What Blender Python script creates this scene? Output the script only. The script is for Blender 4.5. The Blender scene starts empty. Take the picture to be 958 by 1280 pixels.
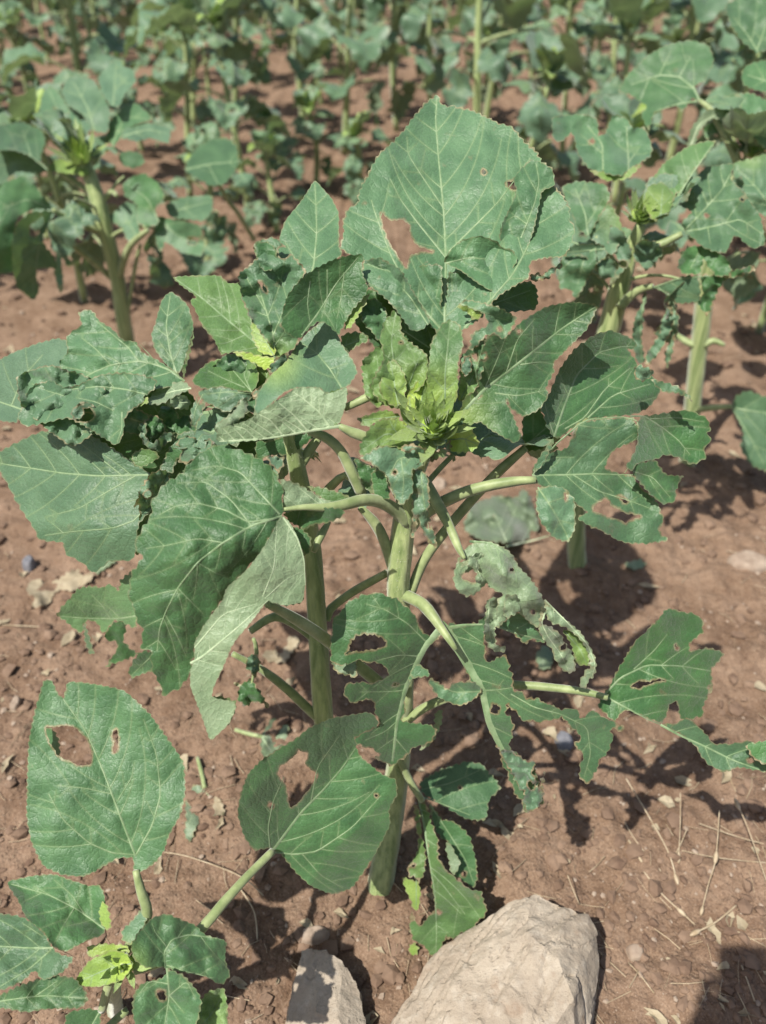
import bpy, math, random
import numpy as np
from mathutils import Vector, Matrix
from mathutils.geometry import delaunay_2d_cdt
sc = bpy.context.scene
C = sc.collection
R = math.radians
random.seed(7)

# ------------------------------------------------------------------ camera, light, sky
CAM_H, PITCH, F = 1.25, R(38.0), 967.0          # height, downward pitch, focal length in photo pixels (958 x 1280)
cam = bpy.data.cameras.new('camera'); camo = bpy.data.objects.new('camera', cam); C.objects.link(camo)
camo.location = (0, 0, CAM_H); camo.rotation_euler = (math.pi/2 - PITCH, 0, 0)
cam.sensor_fit = 'VERTICAL'; cam.sensor_height = 36.0; cam.lens = 36.0*F/1280.0
cam.clip_start = .02; cam.clip_end = 600
cam.dof.use_dof = True; cam.dof.focus_distance = .93; cam.dof.aperture_fstop = 3.2
sc.camera = camo
SUN = Vector((-.43, -.40, 1.0)).normalized()     # towards the sun
w = bpy.data.worlds.new('World'); sc.world = w; w.use_nodes = True
nt = w.node_tree; nt.nodes.clear()
sky = nt.nodes.new('ShaderNodeTexSky'); sky.sky_type = 'NISHITA'; sky.sun_disc = False
sky.sun_elevation = math.asin(SUN.z); sky.sun_rotation = math.atan2(SUN.x, SUN.y)
sky.dust_density = 2.5; sky.air_density = 1.0
bg = nt.nodes.new('ShaderNodeBackground'); bg.inputs[1].default_value = .085
wo = nt.nodes.new('ShaderNodeOutputWorld')
nt.links.new(sky.outputs[0], bg.inputs[0]); nt.links.new(bg.outputs[0], wo.inputs[0])
sl = bpy.data.lights.new('sun', 'SUN'); sl.energy = 5.0; sl.angle = R(.6); sl.color = (1, .95, .87)
so = bpy.data.objects.new('sun', sl); C.objects.link(so); so.location = (-3, -2, 6)
so.rotation_euler = SUN.to_track_quat('Z', 'Y').to_euler()
sc.view_settings.view_transform = 'Standard'; sc.view_settings.look = 'None'
sc.view_settings.exposure = 0.58; sc.view_settings.gamma = 1.0
sc.render.engine = 'CYCLES'; sc.cycles.use_denoising = True; sc.cycles.max_bounces = 8
sc.cycles.transparent_max_bounces = 8

# ------------------------------------------------------------------ photo geometry helpers
ct, st = math.cos(PITCH), math.sin(PITCH)
def unproj(px, py, z):
    """photo pixel + depth along the camera axis -> world (arrays allowed)"""
    x = (np.asarray(px, float)-479)/F*z; v = (640-np.asarray(py, float))/F
    return np.stack([x+0*v, z*(ct+v*st), CAM_H+z*(v*ct-st)], -1)
def zground(py, h=0.0):
    v = (640-py)/F
    return (CAM_H-h)/(st-v*ct)
def gp(px, py, h=0.0):
    return Vector(unproj(px, py, zground(py, h)).tolist())
def zaty(py, y):
    return y/(ct+(640-py)/F*st)

# ------------------------------------------------------------------ numpy noise
_rng = np.random.RandomState(3)
_P = np.concatenate([_rng.permutation(256)]*3)
_G = _rng.randn(256, 2); _G /= np.linalg.norm(_G, axis=1)[:, None]
def perlin(x, y, s=0):
    x = np.asarray(x, float)+s*13.37; y = np.asarray(y, float)+s*7.71
    xi = np.floor(x).astype(int); yi = np.floor(y).astype(int); xf = x-xi; yf = y-yi
    u = xf**3*(xf*(xf*6-15)+10); v = yf**3*(yf*(yf*6-15)+10)
    def g(a, b):
        k = _P[(_P[(xi+a) & 255]+yi+b) & 255]
        return _G[k, 0]*(xf-a)+_G[k, 1]*(yf-b)
    return ((g(0, 0)*(1-u)+g(1, 0)*u)*(1-v)+(g(0, 1)*(1-u)+g(1, 1)*u)*v)*1.5
def fbm(x, y, s=0, o=4, r=.5):
    t = 0; a = 1
    for k in range(o):
        t = t+a*perlin(x*2**k, y*2**k, s+k*3.1); a *= r
    return t

# ------------------------------------------------------------------ materials
def newmat(name):
    m = bpy.data.materials.new(name); m.use_nodes = True; m.node_tree.nodes.clear(); return m
class N:
    def __init__(s, m): s.t = m.node_tree
    def n(s, typ, **kw):
        x = s.t.nodes.new(typ)
        for k, v in kw.items():
            if k.startswith('i_'):
                x.inputs[k[2:].replace('_', ' ')].default_value = v
            else: setattr(x, k, v)
        return x
    def l(s, a, b): s.t.links.new(a, b)
    def math(s, op, a, b=None, clamp=False):
        x = s.n('ShaderNodeMath', operation=op, use_clamp=clamp)
        for i, q in enumerate((a, b)):
            if q is None: continue
            if isinstance(q, (int, float)): x.inputs[i].default_value = q
            else: s.l(q, x.inputs[i])
        return x.outputs[0]
    def mix(s, f, a, b, bt='MIX'):
        x = s.n('ShaderNodeMix', data_type='RGBA', blend_type=bt)
        for i, q in ((0, f), (6, a), (7, b)):
            if isinstance(q, (int, float)): x.inputs[i].default_value = q
            elif isinstance(q, tuple): x.inputs[i].default_value = (*q, 1)
            else: s.l(q, x.inputs[i])
        return x.outputs[2]
    def ramp(s, f, a, b):
        x = s.n('ShaderNodeMapRange'); x.inputs[1].default_value = a; x.inputs[2].default_value = b
        s.l(f, x.inputs[0]); return x.outputs[0]
    def noise(s, vec, scale, detail=3, rough=.55, dim='3D'):
        x = s.n('ShaderNodeTexNoise', noise_dimensions=dim); x.inputs['Scale'].default_value = scale
        x.inputs['Detail'].default_value = detail; x.inputs['Roughness'].default_value = rough
        if vec is not None: s.l(vec, x.inputs['Vector'])
        return x.outputs[0]
    def attr(s, name):
        return s.n('ShaderNodeAttribute', attribute_name=name).outputs['Fac']

def leaf_material():
    m = newmat('sunflower_leaf'); q = N(m)
    uv = q.n('ShaderNodeUVMap', uv_map='UVMap').outputs[0]
    young, dry, tone, vd, edge = (q.attr(a) for a in ('young', 'dry', 'tone', 'vd', 'edge'))
    back = q.n('ShaderNodeNewGeometry').outputs['Backfacing']
    info = q.n('ShaderNodeObjectInfo').outputs['Random']
    n1 = q.noise(uv, 28, 4); n2 = q.noise(uv, 130, 3); n3 = q.noise(uv, 700, 2)
    base = q.mix(q.ramp(n1, .3, .7), (.031, .090, .030), (.070, .164, .056))
    base = q.mix(q.math('MULTIPLY', q.ramp(n2, .45, .75), .15), base, (.085, .175, .072))
    grey = q.mix(q.ramp(n1, .3, .7), (.080, .152, .088), (.140, .226, .140))
    base = q.mix(tone, base, grey)
    yel = q.mix(q.ramp(n1, .3, .7), (.25, .375, .065), (.40, .50, .125))
    base = q.mix(young, base, yel)
    # fine vein network
    vo = q.n('ShaderNodeTexVoronoi', feature='DISTANCE_TO_EDGE', voronoi_dimensions='2D'); vo.inputs['Scale'].default_value = 135
    wob = q.n('ShaderNodeMix', data_type='VECTOR'); wob.inputs[0].default_value = .006
    nz = q.n('ShaderNodeTexNoise'); nz.inputs['Scale'].default_value = 90; q.l(uv, nz.inputs['Vector'])
    q.l(uv, wob.inputs[4]); q.l(nz.outputs['Color'], wob.inputs[5]); q.l(wob.outputs[1], vo.inputs['Vector'])
    vo2 = q.n('ShaderNodeTexVoronoi', feature='DISTANCE_TO_EDGE', voronoi_dimensions='2D'); vo2.inputs['Scale'].default_value = 420
    q.l(wob.outputs[1], vo2.inputs['Vector'])
    net = q.ramp(vo.outputs['Distance'], .10, .0); net2 = q.ramp(vo2.outputs['Distance'], .12, .0)
    base = q.mix(q.math('MULTIPLY', net, .08), base, (.15, .24, .12))
    halo = q.math('MULTIPLY', q.ramp(vd, 2.2, .2), .30)
    base = q.mix(halo, base, (.19, .27, .125))
    # pale bloom of hairs and dust specks
    base = q.mix(q.math('MULTIPLY', q.ramp(q.noise(uv, 9, 2), .45, .72), .12), base, (.125, .205, .130))
    base = q.mix(q.math('MULTIPLY', q.ramp(n3, .70, .78), .5), base, (.26, .30, .22))
    # scorched margins and dry patches
    eb = q.math('ADD', q.math('MULTIPLY', edge, .35), q.math('MULTIPLY', q.math('SUBTRACT', q.noise(uv, 60, 3), .5), 2.6))
    eb = q.math('MULTIPLY', q.ramp(eb, .55, .05), q.math('ADD', q.math('MULTIPLY', dry, 1.3), .08, True), True)
    base = q.mix(q.math('MULTIPLY', q.ramp(edge, .9, .1), .28), base, (.27, .33, .17))
    hb = q.ramp(q.math('ADD', q.attr('hole'), q.math('MULTIPLY', q.math('SUBTRACT', q.noise(uv, 150, 3), .5), 5.)), 3.0, .8)
    eb = q.math('MAXIMUM', eb, q.math('MULTIPLY', hb, .8))
    spot = q.math('MULTIPLY', q.ramp(q.noise(uv, 38, 4), .66, .74), q.math('MINIMUM', dry, .85))
    brown = q.mix(q.ramp(n2, .35, .65), (.15, .115, .055), (.31, .265, .165))
    topc = q.mix(q.math('MAXIMUM', eb, spot), base, brown)
    und = q.mix(q.ramp(n1, .3, .7), (.19, .27, .150), (.26, .34, .205))
    und = q.mix(q.math('MULTIPLY', dry, .9, True), und, (.125, .170, .115))
    und = q.mix(q.math('MULTIPLY', young, .8), und, yel)
    und = q.mix(q.math('MULTIPLY', net, .28), und, (.33, .41, .25))
    und = q.mix(q.math('MULTIPLY', q.math('MAXIMUM', eb, spot), .8), und, brown)
    col = q.mix(back, topc, und)
    hs = q.n('ShaderNodeHueSaturation'); hs.inputs['Saturation'].default_value = 1.08; q.l(col, hs.inputs['Color'])
    q.l(q.ramp(info, -.0, 1.), hs.inputs['Value']); hs.inputs['Value'].default_value = 1
    mr = q.n('ShaderNodeMapRange'); mr.inputs[3].default_value = .86; mr.inputs[4].default_value = 1.14
    q.l(info, mr.inputs[0])
    grain = q.math('MULTIPLY', q.math('SUBTRACT', q.noise(uv, 520, 3, .7), .5), .75)
    q.l(q.math('ADD', mr.outputs[0], q.math('ADD', grain, q.math('MULTIPLY', q.math('SUBTRACT', n2, .5), .22))), hs.inputs['Value'])
    pucker = q.ramp(vo.outputs['Distance'], .30, .0)
    hgt = q.math('ADD', q.math('ADD', q.math('MULTIPLY', q.math('POWER', pucker, 1.6), -.20), q.math('MULTIPLY', net2, -.06)), q.math('ADD', q.math('MULTIPLY', n2, .3), q.math('MULTIPLY', q.noise(uv, 600, 2), .22)))
    bp = q.n('ShaderNodeBump'); bp.inputs['Strength'].default_value = .8; bp.inputs['Distance'].default_value = .0018
    q.l(hgt, bp.inputs['Height'])
    p = q.n('ShaderNodeBsdfPrincipled'); q.l(hs.outputs[0], p.inputs['Base Color'])
    p.inputs['Roughness'].default_value = .47; p.inputs['Specular IOR Level'].default_value = .5
    p.inputs['Sheen Weight'].default_value = .32; p.inputs['Sheen Roughness'].default_value = .45
    q.l(bp.outputs[0], p.inputs['Normal'])
    tr = q.n('ShaderNodeBsdfTranslucent'); tc = q.mix(.55, hs.outputs[0], (.16, .27, .03)); q.l(tc, tr.inputs[0])
    mx = q.n('ShaderNodeMixShader'); mx.inputs[0].default_value = .26
    q.l(p.outputs[0], mx.inputs[1]); q.l(tr.outputs[0], mx.inputs[2])
    o = q.n('ShaderNodeOutputMaterial'); q.l(mx.outputs[0], o.inputs[0]); return m

def plain(name, c1, c2, scale=60, rough=.6, bump=.3, bscale=None, spec=.35, trans=0, sheen=0, stretch=None, detail=4):
    m = newmat(name); q = N(m)
    tcn = q.n('ShaderNodeTexCoord').outputs['Object']
    if stretch:
        mp = q.n('ShaderNodeMapping'); mp.inputs['Scale'].default_value = stretch; q.l(tcn, mp.inputs[0]); tcn = mp.outputs[0]
    a = q.noise(tcn, scale, detail); b = q.noise(tcn, bscale or scale*3, 4)
    col = q.mix(q.ramp(a, .32, .68), c1, c2)
    bp = q.n('ShaderNodeBump'); bp.inputs['Strength'].default_value = bump; bp.inputs['Distance'].default_value = .002; q.l(b, bp.inputs['Height'])
    p = q.n('ShaderNodeBsdfPrincipled'); q.l(col, p.inputs['Base Color']); p.inputs['Roughness'].default_value = rough
    p.inputs['Specular IOR Level'].default_value = spec; p.inputs['Sheen Weight'].default_value = sheen
    q.l(bp.outputs[0], p.inputs['Normal'])
    o = q.n('ShaderNodeOutputMaterial'); out = p.outputs[0]
    if trans:
        t = q.n('ShaderNodeBsdfTranslucent'); q.l(col, t.inputs[0]); mx = q.n('ShaderNodeMixShader'); mx.inputs[0].default_value = trans
        q.l(out, mx.inputs[1]); q.l(t.outputs[0], mx.inputs[2]); out = mx.outputs[0]
    q.l(out, o.inputs[0]); return m

def soil_material():
    m = newmat('soil'); q = N(m)
    tcn = q.n('ShaderNodeTexCoord').outputs['Object']
    a = q.noise(tcn, 1.6, 4); b = q.noise(tcn, 9, 5, .6); c = q.noise(tcn, 55, 5, .65); d = q.noise(tcn, 330, 4, .7)
    col = q.mix(q.ramp(a, .35, .65), (.118, .072, .045), (.182, .118, .077))  # broad soil tone, its contrast raised to put sunlit patches into the colour
    col = q.mix(q.math('MULTIPLY', q.ramp(b, .40, .66), .75), col, (.262, .180, .124))
    col = q.mix(q.math('MULTIPLY', q.ramp(c, .50, .72), .55), col, (.078, .045, .030))
    col = q.mix(q.math('MULTIPLY', q.ramp(c, .48, .30), .45), col, (.23, .165, .115))
    col = q.mix(q.math('MULTIPLY', q.ramp(d, .52, .68), .5), col, (.36, .265, .19))
    col = q.mix(q.math('MULTIPLY', q.ramp(d, .46, .30), .5), col, (.075, .040, .026))
    vo = q.n('ShaderNodeTexVoronoi', feature='F1'); vo.inputs['Scale'].default_value = 120; q.l(tcn, vo.inputs['Vector'])
    cr = q.ramp(vo.outputs['Distance'], .5, .0)
    h = q.math('ADD', q.math('ADD', q.math('MULTIPLY', b, .8), q.math('MULTIPLY', c, .8)), q.math('ADD', q.math('MULTIPLY', d, .35), q.math('MULTIPLY', cr, .35)))
    bp = q.n('ShaderNodeBump'); bp.inputs['Strength'].default_value = .9; bp.inputs['Distance'].default_value = .007; q.l(h, bp.inputs['Height'])
    p = q.n('ShaderNodeBsdfPrincipled'); q.l(col, p.inputs['Base Color']); p.inputs['Roughness'].default_value = .9
    p.inputs['Specular IOR Level'].default_value = .15; q.l(bp.outputs[0], p.inputs['Normal'])
    o = q.n('ShaderNodeOutputMaterial'); q.l(p.outputs[0], o.inputs[0]); return m

def rock_material():
    m = newmat('limestone'); q = N(m)
    tcn = q.n('ShaderNodeTexCoord').outputs['Object']
    a = q.noise(tcn, 9, 5, .6); b = q.noise(tcn, 60, 5, .7); f = q.noise(tcn, 240, 4, .7)
    mp = q.n('ShaderNodeMapping'); mp.inputs['Rotation'].default_value = (0, 0, R(38)); mp.inputs['Scale'].default_value = (14, 46, 30); q.l(tcn, mp.inputs[0])
    s = q.noise(mp.outputs[0], 1.0, 5, .6)
    col = q.mix(q.ramp(a, .35, .65), (.25, .205, .155), (.345, .298, .235))
    col = q.mix(q.math('MULTIPLY', q.ramp(b, .52, .7), .45), col, (.45, .41, .345))
    col = q.mix(q.math('MULTIPLY', q.ramp(s, .56, .70), .35), col, (.12, .088, .062))
    col = q.mix(q.math('MULTIPLY', q.ramp(f, .56, .66), .4), col, (.13, .10, .072))
    col = q.mix(q.math('MULTIPLY', q.ramp(q.noise(tcn, 21, 4), .60, .70), .5), col, (.18, .115, .07))
    h = q.math('ADD', q.math('MULTIPLY', s, 1.2), q.math('ADD', q.math('MULTIPLY', b, .5), q.math('MULTIPLY', f, .2)))
    bp = q.n('ShaderNodeBump'); bp.inputs['Strength'].default_value = .8; bp.inputs['Distance'].default_value = .005; q.l(h, bp.inputs['Height'])
    p = q.n('ShaderNodeBsdfPrincipled'); q.l(col, p.inputs['Base Color']); p.inputs['Roughness'].default_value = .72
    p.inputs['Specular IOR Level'].default_value = .3; q.l(bp.outputs[0], p.inputs['Normal'])
    o = q.n('ShaderNodeOutputMaterial'); q.l(p.outputs[0], o.inputs[0]); return m

M_LEAF = leaf_material()
M_VEIN = plain('leaf_vein', (.14, .225, .10), (.24, .325, .18), 90, .5, .1, trans=.15, sheen=.2)
M_VEINU = plain('leaf_vein_underside', (.24, .32, .18), (.36, .43, .27), 90, .6, .1, sheen=.3)
M_STEM = plain('green_stem', (.125, .185, .055), (.35, .41, .175), 130, .55, .35, 260, sheen=.4, stretch=(1, 1, .05))
M_STEMB = plain('young_petiole', (.17, .225, .085), (.32, .375, .175), 60, .5, .2, sheen=.3, trans=.1)
M_HAIR = plain('stem_hair', (.42, .45, .32), (.55, .57, .45), 50, .5, 0, trans=.3)
M_SOIL = soil_material(); M_ROCK = rock_material()
M_PEBBLE = plain('pebble_stone', (.20, .145, .105), (.33, .265, .205), 40, .8, .5)
M_CRUMB = plain('soil_crumb', (.105, .064, .042), (.20, .135, .092), 25, .9, .5)
M_STRAW = plain('dry_straw', (.31, .235, .145), (.48, .40, .28), 60, .6, .2, trans=.1)
M_DRY = plain('dead_leaf', (.25, .205, .130), (.38, .325, .225), 50, .8, .4, trans=.15)
M_BLUE = plain('bluish_stone', (.11, .112, .125), (.19, .19, .205), 60, .6, .3)

# ------------------------------------------------------------------ mesh helpers
def mesh_obj(name, V, Fc, mat, parent=None, smooth=True, attrs=None, uv=None, kind=None, label=None, cat=None, group=None):
    me = bpy.data.meshes.new(name)
    off = parent_loc(parent)
    V = np.asarray(V, float)-off
    me.from_pydata(V.tolist(), [], [tuple(int(i) for i in f) for f in Fc])
    finish(me, mat, smooth, attrs, uv)
    return link(name, me, parent, kind, label, cat, group)
def finish(me, mat, smooth=True, attrs=None, uv=None):
    for mm in (mat if isinstance(mat, (list, tuple)) else [mat]): me.materials.append(mm)
    if smooth: me.polygons.foreach_set('use_smooth', [True]*len(me.polygons))
    if attrs:
        for k, a in attrs.items():
            at = me.attributes.new(k, 'FLOAT', 'POINT'); at.data.foreach_set('value', np.asarray(a, np.float32))
    if uv is not None:
        l = me.uv_layers.new(name='UVMap'); vi = np.empty(len(me.loops), np.int32); me.loops.foreach_get('vertex_index', vi)
        l.data.foreach_set('uv', np.asarray(uv, np.float32)[vi].ravel())
    me.update()
def parent_loc(p):
    o = np.zeros(3)
    while p is not None:
        o = o+np.array(p.location); p = p.parent
    return o
def tag(o, label=None, cat=None, group=None, kind=None):
    for k, v in (('label', label), ('category', cat), ('group', group), ('kind', kind)):
        if v: o[k] = v
    return o
def link(name, me, parent=None, kind=None, label=None, cat=None, group=None):
    o = bpy.data.objects.new(name, me); C.objects.link(o)
    if parent is not None: o.parent = parent
    return tag(o, label, cat, group, kind)
def empty(name, loc, label, cat, group=None):
    o = bpy.data.objects.new(name, None); C.objects.link(o); o.location = loc; o.empty_display_size = .05
    return tag(o, label, cat, group)
def spline(P, step):
    P = np.asarray(P, float); n = len(P); out = []
    for i in range(n-1):
        p0, p1, p2, p3 = P[max(i-1, 0)], P[i], P[i+1], P[min(i+2, n-1)]
        k = max(2, int(np.linalg.norm((p2-p1)[:3])/step)+1)
        for t in np.linspace(0, 1, k, endpoint=False):
            out.append(.5*((2*p1)+(-p0+p2)*t+(2*p0-5*p1+4*p2-p3)*t*t+(-p0+3*p1-3*p2+p3)*t**3))
    out.append(P[-1]); return np.array(out)
def tube_geo(P, seg=10, ridge=0.0, step=.012, noise=.0):
    """P rows x,y,z,r -> verts, faces"""
    S = spline(P, step); V = []; Fc = []
    n = len(S); T = np.gradient(S[:, :3], axis=0); T /= np.linalg.norm(T, axis=1)[:, None]+1e-9
    up = np.array([0.3, -.9, .2]); 
    for i in range(n):
        a = np.cross(T[i], up); a /= np.linalg.norm(a)+1e-9; b = np.cross(T[i], a)
        for k in range(seg):
            th = 2*math.pi*k/seg
            r = S[i, 3]*(1+ridge*math.cos(th*5+.7))*(1+noise*float(perlin(i*.35, th*1.2)))
            V.append(S[i, :3]+r*(math.cos(th)*a+math.sin(th)*b))
    for i in range(n-1):
        for k in range(seg):
            k2 = (k+1) % seg
            Fc.append((i*seg+k, i*seg+k2, (i+1)*seg+k2, (i+1)*seg+k))
    V.append(S[0, :3]); V.append(S[-1, :3]); a = len(V)-2
    for k in range(seg):
        Fc.append((a, (k+1) % seg, k)); Fc.append((a+1, (n-1)*seg+k, (n-1)*seg+(k+1) % seg))
    return np.array(V), Fc
def tube(name, P, mat, parent=None, seg=10, ridge=0.0, step=.012, noise=0.0, **kw):
    V, Fc = tube_geo(P, seg, ridge, step, noise); return mesh_obj(name, V, Fc, mat, parent, **kw)
def hairs(P, n, length, parent, seed=1):
    rs = np.random.RandomState(seed); S = spline(P, .01); V = []; Fc = []
    T = np.gradient(S[:, :3], axis=0); T /= np.linalg.norm(T, axis=1)[:, None]
    for _ in range(n):
        i = rs.randint(len(S)); d = rs.randn(3); d -= T[i]*d.dot(T[i]); d /= np.linalg.norm(d)
        p = S[i, :3]+T[i]*rs.uniform(-.006, .006)+d*S[i, 3]*.97; s = np.cross(d, T[i])*.00030
        q = p+(d+T[i]*rs.uniform(-.5, .5))*length*rs.uniform(.5, 1.2)
        k = len(V); V += [p-s, p+s, q]; Fc.append((k, k+1, k+2))
    return mesh_obj('hairs', np.array(V), Fc, M_HAIR, parent, smooth=False, kind='stuff')

# ------------------------------------------------------------------ leaf blades
def chaikin(P, closed=True, it=1):
    P = np.asarray(P, float)
    for _ in range(it):
        Q = np.roll(P, -1, 0) if closed else P[1:]
        A = P if closed else P[:-1]
        out = np.empty((2*len(A), 2)); out[0::2] = A*.88+Q*.12; out[1::2] = A*.12+Q*.88
        if not closed: out = np.vstack([P[:1], out[1:-1], P[-1:]])
        P = out
    return P
def resample(P, step, closed=True):
    P = np.asarray(P, float)
    if closed: P = np.vstack([P, P[:1]])
    d = np.r_[0, np.cumsum(np.linalg.norm(np.diff(P, axis=0), axis=1))]
    n = max(4 if closed else 2, int(d[-1]/step)+1)
    s = np.linspace(0, d[-1], n+1 if closed else n)
    Q = np.stack([np.interp(s, d, P[:, k]) for k in (0, 1)], 1)
    return Q[:-1] if closed else Q
def inside(pts, poly):
    x, y = pts[:, 0][:, None], pts[:, 1][:, None]
    a = poly; b = np.roll(poly, -1, 0)
    c = ((a[:, 1] > y) != (b[:, 1] > y)) & (x < (b[:, 0]-a[:, 0])*(y-a[:, 1])/(b[:, 1]-a[:, 1]+1e-12)+a[:, 0])
    return c.sum(1) % 2 == 1
def segdist(pts, A, B):
    if len(A) == 0: return np.full(len(pts), 1e3)
    out = np.full(len(pts), 1e9)
    for i in range(0, len(A), 200):
        a = A[i:i+200]; d = B[i:i+200]-a; l = (d*d).sum(1)+1e-9
        t = np.clip(((pts[:, None]-a)*d).sum(2)/l, 0, 1)
        out = np.minimum(out, np.linalg.norm(pts[:, None]-a-t[..., None]*d, axis=2).min(1))
    return out
def closed_segs(loops):
    return np.vstack(loops), np.vstack([np.roll(l, -1, 0) for l in loops])
def open_segs(lines):
    if not lines: return np.zeros((0, 2)), np.zeros((0, 2))
    return np.vstack([l[:-1] for l in lines]), np.vstack([l[1:] for l in lines])
def edge_shape(P, step, tooth, rag, period, rs):
    Q = resample(chaikin(P), step); n = len(Q)
    T = np.roll(Q, -1, 0)-np.roll(Q, 1, 0); T /= np.linalg.norm(T, axis=1)[:, None]+1e-9
    Nn = np.stack([T[:, 1], -T[:, 0]], 1)
    area = np.sum(Q[:, 0]*np.roll(Q[:, 1], -1)-Q[:, 1]*np.roll(Q[:, 0], -1))
    if area < 0: Nn = -Nn
    s = np.arange(n)*step; off = rs.uniform(0, 100)
    ph = s/period+.8*perlin(s/60, s*0+off)
    saw = (ph % 1.0); saw = np.where(saw < .72, saw/.72, (1-saw)/.28)
    d = tooth*(saw-.4)*(.6+.8*np.abs(perlin(s/45, s*0+off+5)))+rag*(perlin(s/14, s*0+off+9)+.7*perlin(s/6.5, s*0+off+19)+.45*perlin(s/3.1, s*0+off+29))
    return Q+Nn*d[:, None]
def grow_veins(mains, outline, holes, br, step, rs, maxlen=150, ang=48, g=4.):
    GUV = 1.25 if g < 5 else 1.
    A, B = open_segs([m for m, _ in mains]); res = []; GA = np.zeros((0, 2)); GB = np.zeros((0, 2))
    for mi, (m, wd) in enumerate(mains):
        L = len(m)*step; s = br*.55*rs.uniform(.8, 1.2); side = 1
        others = [x for j, (x, _) in enumerate(mains) if j != mi]
        OA, OB = open_segs(others)
        while s < L-br*.3:
            i = min(int(s/step), len(m)-2); t = m[i+1]-m[i]; t = t/(np.linalg.norm(t)+1e-9)
            for sd in (1, -1):
                a = math.atan2(t[1], t[0])+sd*R(ang*rs.uniform(.85, 1.12)); p = m[i].copy(); pts = [p.copy()]
                for k in range(int(maxlen/step)):
                    p = p+step*np.array([math.cos(a), math.sin(a)]); a -= sd*R(.28*step*rs.uniform(.5, 1.4))
                    q = p[None]
                    if not inside(q, outline)[0] or any(inside(q, h)[0] for h in holes): break
                    if len(OA) and segdist(q, OA, OB)[0] < step*1.1: break
                    if k > 1 and len(GA) and segdist(q, GA, GB)[0] < step*.9: break
                    pts.append(p.copy())
                if len(pts) > 3:
                    pts = np.array(pts); res.append((pts, min(wd*.32, 1.05*g/5*GUV) if g > .5 else wd*.34)); GA = np.vstack([GA, pts[:-1]]); GB = np.vstack([GB, pts[1:]])
            s += br*rs.uniform(.75, 1.25)
    return res

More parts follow.
